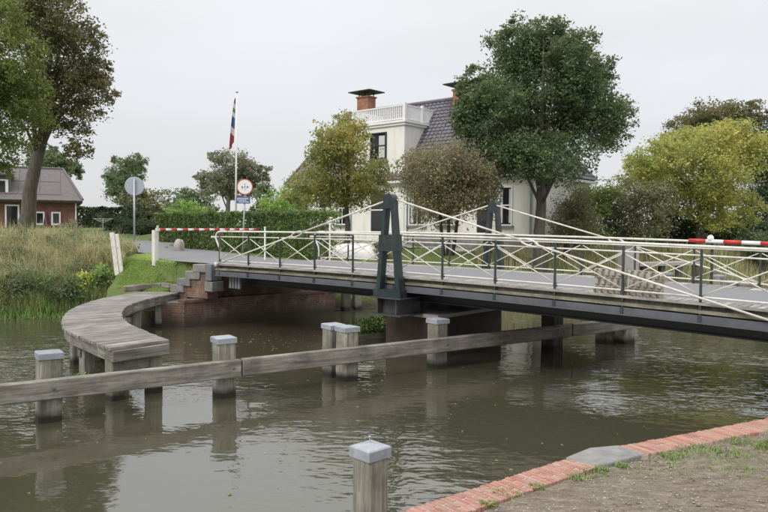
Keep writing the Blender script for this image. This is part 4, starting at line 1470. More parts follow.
# ------------------------------------------------------------------ barriers
def striped_arm(name, a, b, r, n, parent, first='red', ratio=0.5):
    a, b = Vector(a), Vector(b)
    per = 1.0 / n
    for i in range(n):
        s0, s1 = i * per, (i + 1) * per
        o = MB().tube([a + (b - a) * s0, a + (b - a) * s1], r, 10)
        add(name, o.mesh(name, True), 'red' if (i % 2 == 0) == (first == 'red') else 'white', parent, Matrix.Identity(4))
bz = gz(-7.35, 22.45)
ba = thing('road_barrier', 'red and white striped barrier pole on a cream post left of the bridge', 'barrier', (-7.35, 22.45, bz))
o = MB()
o.box((-7.35, 22.45, (bz + 2.80) / 2 - 0.05), (0.17, 0.12, 2.80 - bz + 0.1), BA)
add('post', o.mesh('post'), 'cream', ba, Matrix.Identity(4))
o = MB()
o.box((-7.29, 22.54, (bz + 2.95) / 2 - 0.05), (0.05, 0.05, 2.95 - bz + 0.1), BA)
add('back_post', o.mesh('back post'), 'cream', ba, Matrix.Identity(4))
A0 = Vector((-7.22, 22.50, 2.815))
striped_arm('arm_section', A0, A0 + BY * 4.0 + Vector((0, 0, 0.02)), 0.037, 19, ba, 'red')
o = MB().box(A0 - BY * 0.06, (0.08, 0.12, 0.10), BA)
add('pivot', o.mesh('pivot'), 'cream', ba, Matrix.Identity(4))
pr = thing('rest_post', 'thin white post where the left barrier pole comes to rest', 'post', (-3.95, 23.2, 1.85))
o = MB().tube([(-3.95, 23.2, 1.75), (-3.95, 23.2, 2.90)], 0.028, 8)
add('shaft', o.mesh('shaft'), 'white', pr, Matrix.Identity(4))
o = MB().tube([(-3.95, 23.2, 2.901), (-3.95, 23.2, 2.94)], 0.036, 8)
add('cap', o.mesh('cap'), 'white', pr, Matrix.Identity(4))
wp = thing('marker_post', 'thin white post at the far left corner of the bridge railing', 'post', (-1.73, 22.9, 1.85))
o = MB().tube([(-1.78, 22.95, 1.75), (-1.78, 22.95, 3.10)], 0.028, 8)
add('shaft', o.mesh('shaft'), 'white', wp, Matrix.Identity(4))
o = MB().tube([(-1.78, 22.95, 3.101), (-1.78, 22.95, 3.14)], 0.036, 8)
add('cap', o.mesh('cap'), 'white', wp, Matrix.Identity(4))
# right barrier, swung open along the far railing
rb_ = thing('road_barrier', 'red and white striped barrier pole lying along the far railing at right', 'barrier', (6.95, 14.9, 1.5))
def bl(k, y, z):
    return BW @ Vector((bxk(k), y, z))
p0 = bl(8.93, HALF - 0.075, rail_z(8.93) + 0.012); p1 = bl(13.0, HALF - 0.075, rail_z(13) + 0.03)
striped_arm('arm_section', p0, p1, 0.041, 15, rb_, 'red')
kq = bl(9.27, HALF - 0.075, rail_z(9.27) + 0.075)
o = MB().lathe([(0.02, -0.05), (0.055, -0.04), (0.07, 0.0), (0.055, 0.04), (0.02, 0.05)], 14)
add('pivot_knob', o.mesh('pivot knob', True), 'white', rb_, Matrix.Translation(kq) @ Matrix.Rotation(BA, 4, 'Z') @ Matrix.Rotation(math.radians(90), 4, 'X'))
o = MB().box(bl(9.27, HALF + 0.075, rail_z(9.27) - 0.50), (0.05, 0.05, 1.14), BA)
add('support', o.mesh('support'), 'post_paint', rb_, Matrix.Identity(4))
# pair of leaning cream boards
dp = thing('marker_board', 'leaning cream marker made of two upright boards in the rough grass', 'marker', (-8.7, 22.9, gz(-8.7, 22.9)))
for i, (dx, zt_, w_) in enumerate(((-0.075, 2.70, 0.15), (0.075, 2.66, 0.12))):
    a = Vector((-8.66 + dx, 22.9 + 0.02 * i, 1.30)); b = Vector((-8.83 + dx, 22.9 + 0.02 * i, zt_))
    plank('board', a, b, w_, 0.05, 'cream', dp, 0.008, up=(0, 1, 0))

# ------------------------------------------------------------------ signs
gs = gz(-10.7, 30.0)
sg = thing('road_sign', 'round road sign seen from its grey back on a tall galvanised pole', 'road sign', (-10.7, 30.0, gs), 0)
o = MB().tube([(-10.7, 30.0, gs - 0.1), (-10.7, 30.0, 4.95)], 0.042, 10)
add('pole', o.mesh('pole', True), 'galv', sg, Matrix.Identity(4))
o = MB().lathe([(0.385, -0.012), (0.40, -0.006), (0.40, 0.006), (0.385, 0.012)], 40)
mdisc = Matrix.Translation((-10.71, 30.07, 4.63)) @ Matrix.Rotation(math.radians(12), 4, 'Z') @ Matrix.Rotation(math.radians(90), 4, 'X')
add('disc', o.mesh('disc'), 'sign_back', sg, mdisc)
for z in (4.48, 4.78):
    o = MB().box((-10.703, 30.04, z), (0.14, 0.02, 0.03), math.radians(12))
    add('clamp', o.mesh('clamp'), 'galv', sg, Matrix.Identity(4))
g2 = gz(-5.36, 26.4)
ws = thing('weight_sign', 'round white sign with a red rim and a blue plate below, by the hedge', 'road sign', (-5.36, 26.5, g2), 0)
o = MB().tube([(-5.36, 26.5, g2 - 0.1), (-5.25, 26.5, 4.72)], 0.032, 10)
add('pole', o.mesh('pole', True), 'galv', ws, Matrix.Identity(4))
ms = Matrix.Translation((-5.262, 26.44, 4.43)) @ Matrix.Rotation(math.radians(10), 4, 'Z') @ Matrix.Rotation(math.radians(90), 4, 'X')
o = MB().lathe([(0.285, -0.01), (0.30, -0.005), (0.30, 0.005), (0.285, 0.01)], 36)
add('rim', o.mesh('rim'), 'faded_red', ws, ms)
o = MB().lathe([(0.262, 0.0), (0.262, 0.013)], 36)
add('face', o.mesh('face'), 'sign_white', ws, ms)
o = MB()                                             # small dark symbols as in the photograph
for (x, y, w_, h_) in [(-0.10, 0.0, 0.045, 0.07), (-0.10, -0.055, 0.03, 0.02), (0.0, 0.01, 0.03, 0.08), (0.10, 0.0, 0.05, 0.07), (0.0, 0.10, 0.04, 0.03), (0.0, -0.10, 0.05, 0.02), (-0.05, -0.03, 0.02, 0.03), (0.05, -0.03, 0.02, 0.03)]:
    o.box((x, y, 0.016), (w_, h_, 0.004))
add('symbol', o.mesh('symbol'), 'grey_ink', ws, ms)
mpz = Matrix.Translation((-5.325, 26.44, 3.935)) @ Matrix.Rotation(math.radians(10), 4, 'Z') @ Matrix.Rotation(math.radians(90), 4, 'X')
o = MB().box((0, 0, 0), (0.52, 0.26, 0.015))
add('plate', o.mesh('plate'), 'blue', ws, mpz)
o = MB()
for (x, y, w_, h_) in [(-0.02, 0.06, 0.42, 0.035), (-0.05, -0.005, 0.34, 0.03), (0.02, -0.07, 0.38, 0.03)]:
    for i in range(7):
        o.box((x - w_ / 2 + (i + 0.5) * w_ / 7, y, 0.0095), (w_ / 7 * 0.72, h_, 0.003))
add('lettering', o.mesh('lettering'), 'sign_white', ws, mpz)

# flagpole with a drooping flag
gf = gz(-7.2, 34)
fp = thing('flagpole', 'tall white flagpole behind the clipped hedge', 'flagpole', (-7.22, 34, gf))
o = MB().tube([(-7.22, 34, gf - 0.1), (-7.185, 34, 6.0), (-7.15, 34, 9.36)], [0.055, 0.045, 0.03], 10)
add('pole', o.mesh('pole', True), 'white', fp, Matrix.Identity(4))
o = MB().lathe([(0.02, 0), (0.06, 0.03), (0.065, 0.07), (0.03, 0.11)], 12, (-7.149, 34, 9.36))
add('finial', o.mesh('finial', True), 'galv', fp, Matrix.Identity(4))
t = NT('striped flag cloth')
g_ = t.n('ShaderNodeTexCoord'); sp_ = t.n('ShaderNodeSeparateXYZ')
t.l(g_.outputs['Object'], sp_.inputs[0])
zz = t.math('MULTIPLY', t.math('ADD', t.math('ADD', sp_.outputs['Z'], t.math('MULTIPLY', sp_.outputs['X'], 1.1)), 2.5), 0.4, True)
rp = t.n('ShaderNodeValToRGB'); rp.color_ramp.interpolation = 'CONSTANT'
e = rp.color_ramp.elements
stops = [(0.0, (0.42, 0.09, 0.09)), (0.20, (0.72, 0.71, 0.70)), (0.34, (0.09, 0.14, 0.33)), (0.52, (0.09, 0.14, 0.33)), (0.56, (0.72, 0.72, 0.70)), (0.66, (0.10, 0.30, 0.20)), (0.74, (0.72, 0.72, 0.70)), (0.84, (0.42, 0.10, 0.10))]
while len(e) < len(stops): e.new(0.5)
for el, (p, c) in zip(e, stops):
    el.position = p; el.color = (*c, 1)
t.l(zz, rp.inputs['Fac'])
t.base(rp.outputs['Color']); t.rough(0.8)
tr = t.n('ShaderNodeBsdfTranslucent'); t.l(rp.outputs['Color'], tr.inputs['Color'])
ms_ = t.n('ShaderNodeMixShader'); ms_.inputs[0].default_value = 0.3
t.l(t.b.outputs[0], ms_.inputs[1]); t.l(tr.outputs[0], ms_.inputs[2]); t.l(ms_.outputs[0], t.out.inputs['Surface'])
M['flag'] = t.m
vs, fs = [], []
nu_, nv_ = 14, 26
for j in range(nv_ + 1):
    v_ = j / nv_
    for i in range(nu_ + 1):
        u = i / nu_
        wdt = 0.07 + 0.19 * v_ ** 0.8 * (1 - 0.30 * v_)
        x = -u * wdt - 0.03 - 0.09 * v_
        yy = 0.10 * math.sin(u * 9 + v_ * 2.5) * (0.4 + 0.6 * u) * (0.5 + v_)
        z = -v_ * 2.15 - u * 0.32 * (0.3 + v_)
        vs.append((x, yy, z))
for j in range(nv_):
    for i in range(nu_):
        a = j * (nu_ + 1) + i
        fs.append((a, a + 1, a + nu_ + 2, a + nu_ + 1))
o = MB(); o.add(vs, fs)
fl = add('flag', o.mesh('flag', True), 'flag', None, Matrix.Translation((-7.17, 33.95, 9.15)))
tag(fl, 'drooping flag with red, white and blue bands hanging on the white flagpole', 'flag')

# boulder by the hedge
def blob(name, c, r, mat, label, cat, seed=0, n=14):
    rr = np.random.default_rng(seed)
    o = MB()
    vs, fs = [], []
    k1, k2, k3 = rr.uniform(1, 3, 3)
    for j in range(n + 1):
        th = math.pi * j / n
        for i in range(2 * n):
            ph = math.pi * i / n
            d = Vector((math.sin(th) * math.cos(ph), math.sin(th) * math.sin(ph), math.cos(th)))
            f = 1 + 0.10 * math.sin(k1 * 2 * d.x + 2 * d.z + seed) + 0.10 * math.sin(k2 * 2 * d.y - 1.5 * d.z) + 0.05 * math.sin(5 * d.x + 4 * d.y + k3)
            vs.append((c[0] + d.x * r[0] * f, c[1] + d.y * r[1] * f, c[2] + d.z * r[2] * f))
    for j in range(n):
        for i in range(2 * n):
            i2 = (i + 1) % (2 * n)
            fs.append((j * 2 * n + i, (j + 1) * 2 * n + i, (j + 1) * 2 * n + i2, j * 2 * n + i2))
    o.add(vs, fs)
    return tag(add(name, o.mesh(name, True), mat), label, cat)
blob('boulder', (-8.2, 28.0, gz(-8.2, 28) + 0.22), (0.21, 0.2, 0.36), 'boulder', 'pale upright boulder at the left end of the clipped hedge', 'boulder', 3)

# upturned white boat on the grass beyond the bridge
bo = thing('rowing_boat', 'white upturned boat lying on the grass beyond the bridge railing', 'boat', (-1.1, 28.0, gz(-1.1, 28.0)))
vs, fs = [], []
Lb, nb_ = 2.1, 14
bg_ = gz(-1.1, 28.0)
for i in range(nb_ + 1):
    s_ = i / nb_ * 2 - 1
    wb_ = 0.55 * math.sqrt(max(0, 1 - abs(s_) ** 2.6)) + 0.02
    hb = 0.55 * (1 - 0.35 * abs(s_) ** 3) if abs(s_) < 0.999 else 0.32
    for k in range(9):
        a = math.pi * k / 8
        vs.append((s_ * Lb / 2, -math.cos(a) * wb_, 0.02 + hb * math.sin(a) ** 0.8))
for i in range(nb_):
    for k in range(8):
        a = i * 9 + k
        fs.append((a, a + 9, a + 10, a + 1))
fs += [tuple(range(9)), tuple(reversed(range(nb_ * 9, nb_ * 9 + 9)))]
o = MB(); o.add(vs, fs)
mbt = Matrix.Translation((-1.1, 28.0, bg_)) @ Matrix.Rotation(math.radians(-14), 4, 'Z')
add('hull', o.mesh('hull', True), 'boat', bo, mbt)
o = MB().tube([(s_ * Lb / 2 * 0.98, 0, 0.035 + 0.55 * (1 - 0.35 * abs(s_) ** 3)) for s_ in np.linspace(-0.97, 0.97, 15)], 0.022, 6)
add('keel', o.mesh('keel'), 'white', bo, mbt)

# pale concrete block and low slab on the far bank
cb = thing('concrete_block', 'pale grey concrete block standing on the far bank beyond the railing', 'concrete block', (11.3, 31.9, 0))
o = MB().prism([(10.9, 31.6), (11.65, 31.95), (11.45, 32.4), (10.7, 32.05)], -0.8, 2.12)
add('block', o.mesh('block'), 'concrete', cb, Matrix.Identity(4))
o = MB().prism([(10.82, 31.55), (11.73, 31.93), (11.5, 32.46), (10.62, 32.1)], 2.122, 2.2)
add('cap', o.mesh('cap'), 'capstone', cb, Matrix.Identity(4))
cs_ = thing('landing_stage', 'low grey landing slab on dark supports on the far bank', 'landing stage', (13.5, 33.0, 0))
o = MB().prism([(11.75, 31.95), (15.4, 33.9), (14.9, 34.9), (11.4, 33.0)], 1.28, 1.42)
add('slab', o.mesh('slab'), 'concrete', cs_, Matrix.Identity(4))
for i in range(4):
    x, y = 12.0 + i * 1.05, 32.3 + i * 0.56
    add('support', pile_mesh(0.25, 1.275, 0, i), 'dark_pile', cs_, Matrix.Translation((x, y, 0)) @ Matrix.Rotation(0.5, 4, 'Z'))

# ------------------------------------------------------------------ white house
HG = 2.35
HO = Vector((1.14, 40.0, 0))                     # front corner of the tall bay; local x along the front, y to the back
hx0, hx1 = -9.5, 8.2
wh = thing('white_house', 'large cream plastered house with a balustraded bay and dark tiled roof', 'house', (HO.x, HO.y, HG), BA)
HW = world_of(wh)
def hput(name, o, mat, parent=wh, smooth=False):
    return add(name, o.mesh(name, smooth), mat, parent, HW)
EH = 3.15                                         # eaves above house ground
RH = 8.2                                         # ridge
DP = 6.4
RX0, RX1 = -7.6, 5.0
wl = hput('wall', MB().prism([(hx0, 0), (hx1, 0), (hx1, DP), (hx0, DP)], -0.6, EH), 'plaster')
o = MB().prism([(hx0 - .03, -.03), (hx1 + .03, -.03), (hx1 + .03, DP + .03), (hx0 - .03, DP + .03)], -0.6, 0.30)
hput('plinth', o, 'stone', wl)
# roof planes made of real courses of pantiles: waved sheet
def roof_plane(A, B, C_, D, nxw, nyc, name='roof'):
    """Quad A(bottom left) B(bottom right) C(top right) D(top left); waves across, lapped courses up the slope."""
    A, B, C_, D = (Vector(p) for p in (A, B, C_, D))
    nrm = (B - A).cross(D - A).normalized()
    vs, fs = [], []
    sx = nxw * 6
    for j in range(nyc):
        for e_, lift in ((0.0, 0.045), (1.0, 0.0)):
            v_ = (j + e_) / nyc
            l, r = A + (D - A) * v_, B + (C_ - B) * v_
            ln0 = (B - A).length
            for i in range(sx + 1):
                u = i / sx
                p = l + (r - l) * u
                wave = 0.030 * math.sin(2 * math.pi * (p - A).dot((B - A).normalized()) / (ln0 / nxw))
                vs.append(p + nrm * (wave + lift + 0.02))
    w_ = sx + 1
    for j in range(2 * nyc - 1):
        for i in range(sx):
            a = j * w_ + i
            fs.append((a, a + 1, a + w_ + 1, a + w_))
    o = MB(); o.add(vs, fs)
    return o
ov = 0.35
rf = hput('roof', MB().prism([(hx0 - ov, -ov), (hx1 + ov, -ov), (hx1 + ov, DP + ov), (hx0 - ov, DP + ov)], EH + 0.001, EH + 0.14), 'white')
E_ = EH + 0.16
A = (hx0 - ov, -ov, E_); B = (hx1 + ov, -ov, E_); C_ = (RX1, DP / 2, RH); D = (RX0, DP / 2, RH)
A2 = (hx0 - ov, DP + ov, E_); B2 = (hx1 + ov, DP + ov, E_)
tile_stuff = []
tag(hput('roof_tiles', roof_plane(A, B, C_, D, 62, 22), 'tiles', rf), kind='stuff')
tag(hput('roof_tiles', roof_plane(B, B2, C_, C_, 32, 22), 'tiles', rf), kind='stuff')
tag(hput('roof_tiles', roof_plane(A2, A, D, D, 32, 22), 'tiles', rf), kind='stuff')
tag(hput('roof_tiles', roof_plane(B2, A2, D, C_, 40, 14), 'tiles', rf), kind='stuff')
hput('ridge', MB().tube([(RX0 - .05, DP / 2, RH + .04), (RX1 + .05, DP / 2, RH + .04)], 0.13, 8), 'tiles', rf)
for (p, q) in ((A, D), (B, C_)):
    hput('hip', MB().tube([Vector(p) + Vector((0, 0, .05)), Vector(q) + Vector((0, 0, .05))], 0.11, 8), 'tiles', rf)
# tall front bay
BAY0, BAY1, BT = -3.9, 0.0, 6.45
bay = hput('bay', MB().prism([(BAY0, -0.06), (BAY1, -0.06), (BAY1, 3.1), (BAY0, 3.1)], EH - 0.05, BT), 'plaster')
hput('bay_lower', MB().prism([(BAY0, -0.055), (BAY1, -0.055), (BAY1, 0.4), (BAY0, 0.4)], -0.5, EH - 0.052), 'plaster', bay)
hput('cornice', MB().prism([(BAY0 - .10, -0.16), (BAY1 + .10, -0.16), (BAY1 + .10, 3.1), (BAY0 - .10, 3.1)], BT + .001, BT + 0.14), 'white', bay)
hput('cornice', MB().prism([(BAY0 - .18, -0.24), (BAY1 + .18, -0.24), (BAY1 + .18, 3.12), (BAY0 - .18, 3.12)], BT + .141, BT + 0.27), 'white', bay)
# balustrade
zb_, zt_ = BT + 0.27, BT + 1.14
bal = hput('balustrade', MB().box(((BAY0 + BAY1) / 2, -0.10, zt_ - .03), (3.96, 0.09, 0.07)).box((BAY1 + .05, 1.5, zt_ - .031), (0.09, 3.1, 0.07)).box((BAY0 - .05, 1.5, zt_ - .032), (0.09, 3.1, 0.07)), 'white', bay)
o = MB().box(((BAY0 + BAY1) / 2, -0.10, zb_ + .09), (3.94, 0.07, 0.06)).box((BAY1 + .05, 1.5, zb_ + .091), (0.07, 3.08, 0.06)).box((BAY0 - .05, 1.5, zb_ + .092), (0.07, 3.08, 0.06))
hput('bottom_rail', o, 'white', bal)
for x, y in ((BAY0 - .05, -.10), (BAY1 + .05, -.10), (BAY1 + .05, 1.5)):
    hput('corner_post', MB().box((x, y, (zb_ + zt_) / 2 + .05), (0.16, 0.16, zt_ - zb_ + .1)), 'white', bal)
o = MB()
for i in range(26):
    o.box((BAY0 + 0.10 + i * 0.148, -0.10, (zb_ + zt_) / 2 + .02), (0.075, 0.03, zt_ - zb_ - .16))
for i in range(26):
    o.box((BAY1 + .05, 0.05 + i * 0.118, (zb_ + zt_) / 2 + .02), (0.03, 0.075, zt_ - zb_ - .16))
    o.box((BAY0 - .05, 0.05 + i * 0.118, (zb_ + zt_) / 2 + .02), (0.03, 0.075, zt_ - zb_ - .16))
tag(hput('balusters', o, 'white', bal), kind='stuff')
# chimneys
def chimney(x, h0, h1, label):
    ch = hput('chimney', MB().box((x, DP / 2, (h0 + h1) / 2), (0.95, 0.75, h1 - h0)).box((x, DP / 2, h1 + .05), (1.08, 0.88, 0.10)), 'chimney', rf)
    o = MB()
    o.prism([(x - .95, DP / 2 - .75), (x + .95, DP / 2 - .75), (x + .95, DP / 2 + .75), (x - .95, DP / 2 + .75)], h1 + .36, h1 + .42)
    o.add([(x - .95, DP / 2 - .75, h1 + .42), (x + .95, DP / 2 - .75, h1 + .42), (x + .95, DP / 2 + .75, h1 + .42), (x - .95, DP / 2 + .75, h1 + .42), (x - .2, DP / 2, h1 + .62), (x + .2, DP / 2, h1 + .62)],
          [(0, 1, 5, 4), (1, 2, 5), (2, 3, 4, 5), (3, 0, 4)])
    for sx_ in (-.38, .38):
        for sy_ in (-.28, .28):
            o.box((x + sx_, DP / 2 + sy_, h1 + .23), (.05, .05, .26))
    add('chimney_cap', o.mesh('chimney cap'), 'dark', rf, HW)
chimney(-5.9, RH - 0.4, 9.05, '')
chimney(1.75, RH - 0.4, 8.62, '')
hput('gutter', MB().tube([(hx0 - ov, -ov - .07, EH + .10), (BAY0 - .02, -ov - .07, EH + .10)], 0.07, 8), 'zinc', rf)
hput('gutter', MB().tube([(BAY1 + .02, -ov - .07, EH + .10), (hx1 + ov, -ov - .07, EH + .10)], 0.07, 8), 'zinc', rf)
for x in (BAY1 + .25, hx1 - .12, BAY0 - .25):
    hput('downpipe', MB().tube([(x, -ov - .05, EH + .05), (x, -.07, EH - .3), (x, -.07, -.2)], 0.045, 8), 'zinc', wl)
# windows: frame proud of the wall, glass set in, mullion and sill
def window(x, z0, w, h, y=0.0, door=False, parent=wl, fm='white', blind=False):
    f = MB()
    fw_ = 0.07
    yy = y - 0.03
    f.box((x - w / 2 + fw_ / 2, yy, z0 + h / 2), (fw_, 0.10, h))
    f.box((x + w / 2 - fw_ / 2, yy, z0 + h / 2), (fw_, 0.10, h))
    f.box((x, yy, z0 + h - fw_ / 2 - .0005), (w - 2 * fw_, 0.098, fw_))
    f.box((x, yy, z0 + fw_ / 2 + .0005), (w - 2 * fw_, 0.098, fw_))
    fr = hput('door' if door else 'window', f, fm, parent)
    hput('pane', MB().box((x, y - 0.012, z0 + h / 2), (w - 2 * fw_ - .004, 0.016, h - 2 * fw_ - .004)), 'glass', fr)
    g = MB()
    g.box((x, y - 0.034, z0 + h * 0.52), (w - 2 * fw_ - .006, 0.026, 0.07))
    if not door and w > 0.8:
        g.box((x, y - 0.035, z0 + h * 0.26), (0.045, 0.024, h * 0.47))
    hput('glazing_bar', g, 'dark' if fm == 'dark' else fm, fr)
    if not door:
        hput('sill', MB().box((x, y - 0.10, z0 - .041), (w + .16, 0.20, 0.08)), 'stone', fr)
    if not door and not blind:
        for sx_ in (-1, 1):
            hput('curtain', MB().box((x + sx_ * w * .31, y - 0.0225, z0 + h * .5), (w * .17, 0.004, h * .86)), 'blind', fr)
    if blind:
        hput('curtain', MB().box((x + w * .2, y - 0.0225, z0 + h * .48), (w * .36, 0.004, h * .8)), 'blind', fr)
    return fr
for x, w in ((-8.3, 1.1), (-6.65, 1.2), (-4.9, 1.1), (0.95, 1.2), (2.95, 1.2), (6.65, 0.8)):
    window(x, 0.75, w, 2.0)
window(-1.9, 0.31, 1.25, 2.55, y=-0.055, door=True, parent=bay)
window(5.35, 0.31, 0.95, 2.5, door=True)
window(-1.93, 4.55, 1.25, 1.6, y=-0.06, parent=bay, fm='dark', blind=True)
# dormer windows on the side of the hip at left
o = MB().prism([(-8.3, 1.0), (-7.3, 1.0), (-7.3, 3.0), (-8.3, 3.0)], 5.3, 5.9)
hput('skylight', o, 'roofgrey', rf)
# ------------------------------------------------------------------ red brick house
RG = gz(-24, 48.5)
rh = thing('red_house', 'red brick house with a grey hipped roof behind the big leaning tree', 'house', (-21.05, 48.0, RG), math.radians(25))
RW = world_of(rh)
def rput(name, o, mat, parent=rh):
    return add(name, o.mesh(name), mat, parent, RW)
REH = 4.45 - RG
RRH = 7.0 - RG
rw = rput('wall', MB().prism([(-13, 0), (0, 0), (0, 8), (-13, 8)], -0.5, REH), 'redbrick')
rr_ = rput('roof', MB().prism([(-13.3, -.4), (0.35, -.4), (0.35, 8.4), (-13.3, 8.4)], REH + .001, REH + 0.20), 'roofgrey')
o = MB()
e0 = REH + 0.202
o.add([(-13.3, -.4, e0), (0.35, -.4, e0), (0.35, 8.4, e0), (-13.3, 8.4, e0), (-12.0, 4, RRH), (-0.8, 4, RRH)],
      [(0, 1, 5, 4), (1, 2, 5), (2, 3, 4, 5), (3, 0, 4)])
rput('roof_slope', o, 'roofgrey', rr_)
rput('ridge', MB().tube([(-12, 4, RRH + .02), (-0.8, 4, RRH + .02)], 0.10, 6), 'roofgrey', rr_)
rput('hip', MB().tube([(0.35, -.4, e0 + .02), (-0.8, 4, RRH + .02)], 0.09, 6), 'roofgrey', rr_)
# big flat roof panels
sl = Vector((0, 4.4, RRH - e0)); sln = sl.normalized(); nr = Vector((0, -sln.z, sln.y))
for i in range(4):
    for j in range(2):
        x0 = -6.15 + i * 1.30
        c = Vector((x0 + .62, -.4, e0)) + sln * (0.75 + j * 2.05 + 0.9) + nr * 0.02
        m = RW @ frame(c, (1, 0, 0), nr)
        add('roof_panel', cbox(1.26, 1.95, 0.02, 0.004), 'roofgrey', rr_, m)
rput('gutter', MB().tube([(-13.3, -.46, REH + .16), (0.35, -.46, REH + .16)], 0.07, 8), 'stone', rr_)
rput('downpipe', MB().tube([(-0.07, -.07, -0.3), (-0.07, -.07, REH - .02)], 0.05, 8), 'white', rw)
def rwindow(x, z0, w, h, door=False):
    f = MB()
    for a in (-1, 1):
        f.box((x + a * (w / 2 - .05), -0.03, z0 + h / 2), (.10, .12, h))
    f.box((x, -0.03, z0 + h - .05), (w - .2, .118, .10))
    f.box((x, -0.03, z0 + .05), (w - .2, .118, .10))
    fr = rput('door' if door else 'window', f, 'white', rw)
    rput('pane', MB().box((x, -0.012, z0 + h / 2), (w - .204, .018, h - .204)), 'glass', fr)
    if not door:
        rput('sill', MB().box((x, -0.09, z0 - .045), (w + .14, .2, .085)), 'stone', fr)
zbw = 2.93 + (225 - 224.5) * 48 / 700 - RG
rwindow(-2.28, zbw - 0.02, 0.58, 0.88)
rwindow(-1.30, zbw - 0.02, 0.58, 0.88)
rwindow(-3.92, -0.05, 0.85, 1.65, True)
rwindow(-6.2, zbw - 0.1, 1.1, 1.0)
# dormer at the left
o = MB().prism([(-7.4, 0.4), (-4.05, 0.4), (-4.05, 3.6), (-7.4, 3.6)], REH + 0.25, REH + 1.75)
dm = rput('dormer', o, 'roofgrey', rr_)
rput('dormer_frame', MB().box((-5.75, 0.37, REH + .98), (3.2, 0.05, 1.0)), 'white', rr_)
for i in range(3):
    rput('dormer_pane', MB().box((-6.75 + i * 1.0, 0.34, REH + 1.0), (0.84, 0.02, 0.78)), 'glass', rr_)
rput('dormer_roof', MB().prism([(-7.55, 0.15), (-3.9, 0.15), (-3.9, 3.8), (-7.55, 3.8)], REH + 1.752, REH + 1.86), 'roofgrey', rr_)

# closed parasol before the house
gpz = gz(-22.15, 46)
pa_ = thing('parasol', 'closed maroon parasol standing between the windows of the red house', 'parasol', (-22.15, 46, gpz))
o = MB().tube([(-22.15, 46, gpz - .05), (-22.15, 46, 3.85)], 0.03, 8)
add('pole', o.mesh('pole'), 'bark_dark', pa_, Matrix.Identity(4))
o = MB()
prof = [(0.02, 1.5), (0.07, 1.38), (0.13, 1.0), (0.19, 0.5), (0.24, 0.0), (0.05, 0.02)]
n = 16
vs, fs = [], []
for r_, z in prof:
    for k in range(n):
        a = 2 * math.pi * k / n
        q = r_ * (1 + (0.22 if k % 2 else -0.22))
        vs.append((-22.15 + q * math.cos(a), 46 + q * math.sin(a), 2.35 + z))
for i in range(len(prof) - 1):
    for k in range(n):
        k2 = (k + 1) % n
        fs.append((i * n + k, (i + 1) * n + k, (i + 1) * n + k2, i * n + k2))
o.add(vs, fs)
add('canopy', o.mesh('canopy'), 'maroon', pa_, Matrix.Identity(4))

# rotary clothes airer
gd = gz(-16.06, 40)
ra = thing('rotary_airer', 'grey rotary clothes airer on one pole before the dark hedge', 'clothes airer', (-16.06, 40, gd))
o = MB().tube([(-16.06, 40, gd - .1), (-16.06, 40, 3.32)], 0.03, 8)
add('pole', o.mesh('pole'), 'galv', ra, Matrix.Identity(4))
tips = []
for k in range(4):
    a = math.pi / 4 + k * math.pi / 2 + 0.35
    tip = Vector((-16.06 + 0.72 * math.cos(a), 40 + 0.72 * math.sin(a), 3.33))
    tips.append(tip)
    o = MB().tube([(-16.06, 40, 3.08), tip], 0.018, 6)
    add('arm', o.mesh('arm'), 'galv', ra, Matrix.Identity(4))
o = MB()
for f_ in (0.45, 0.7, 0.97):
    c0_ = Vector((-16.06, 40, 3.08))
    q = [c0_ + (tp - c0_) * f_ for tp in tips]
    for i in range(4):
        o.tube([q[i], q[(i + 1) % 4]], 0.007, 4)
add('line', o.mesh('line'), 'sign_white', ra, Matrix.Identity(4))

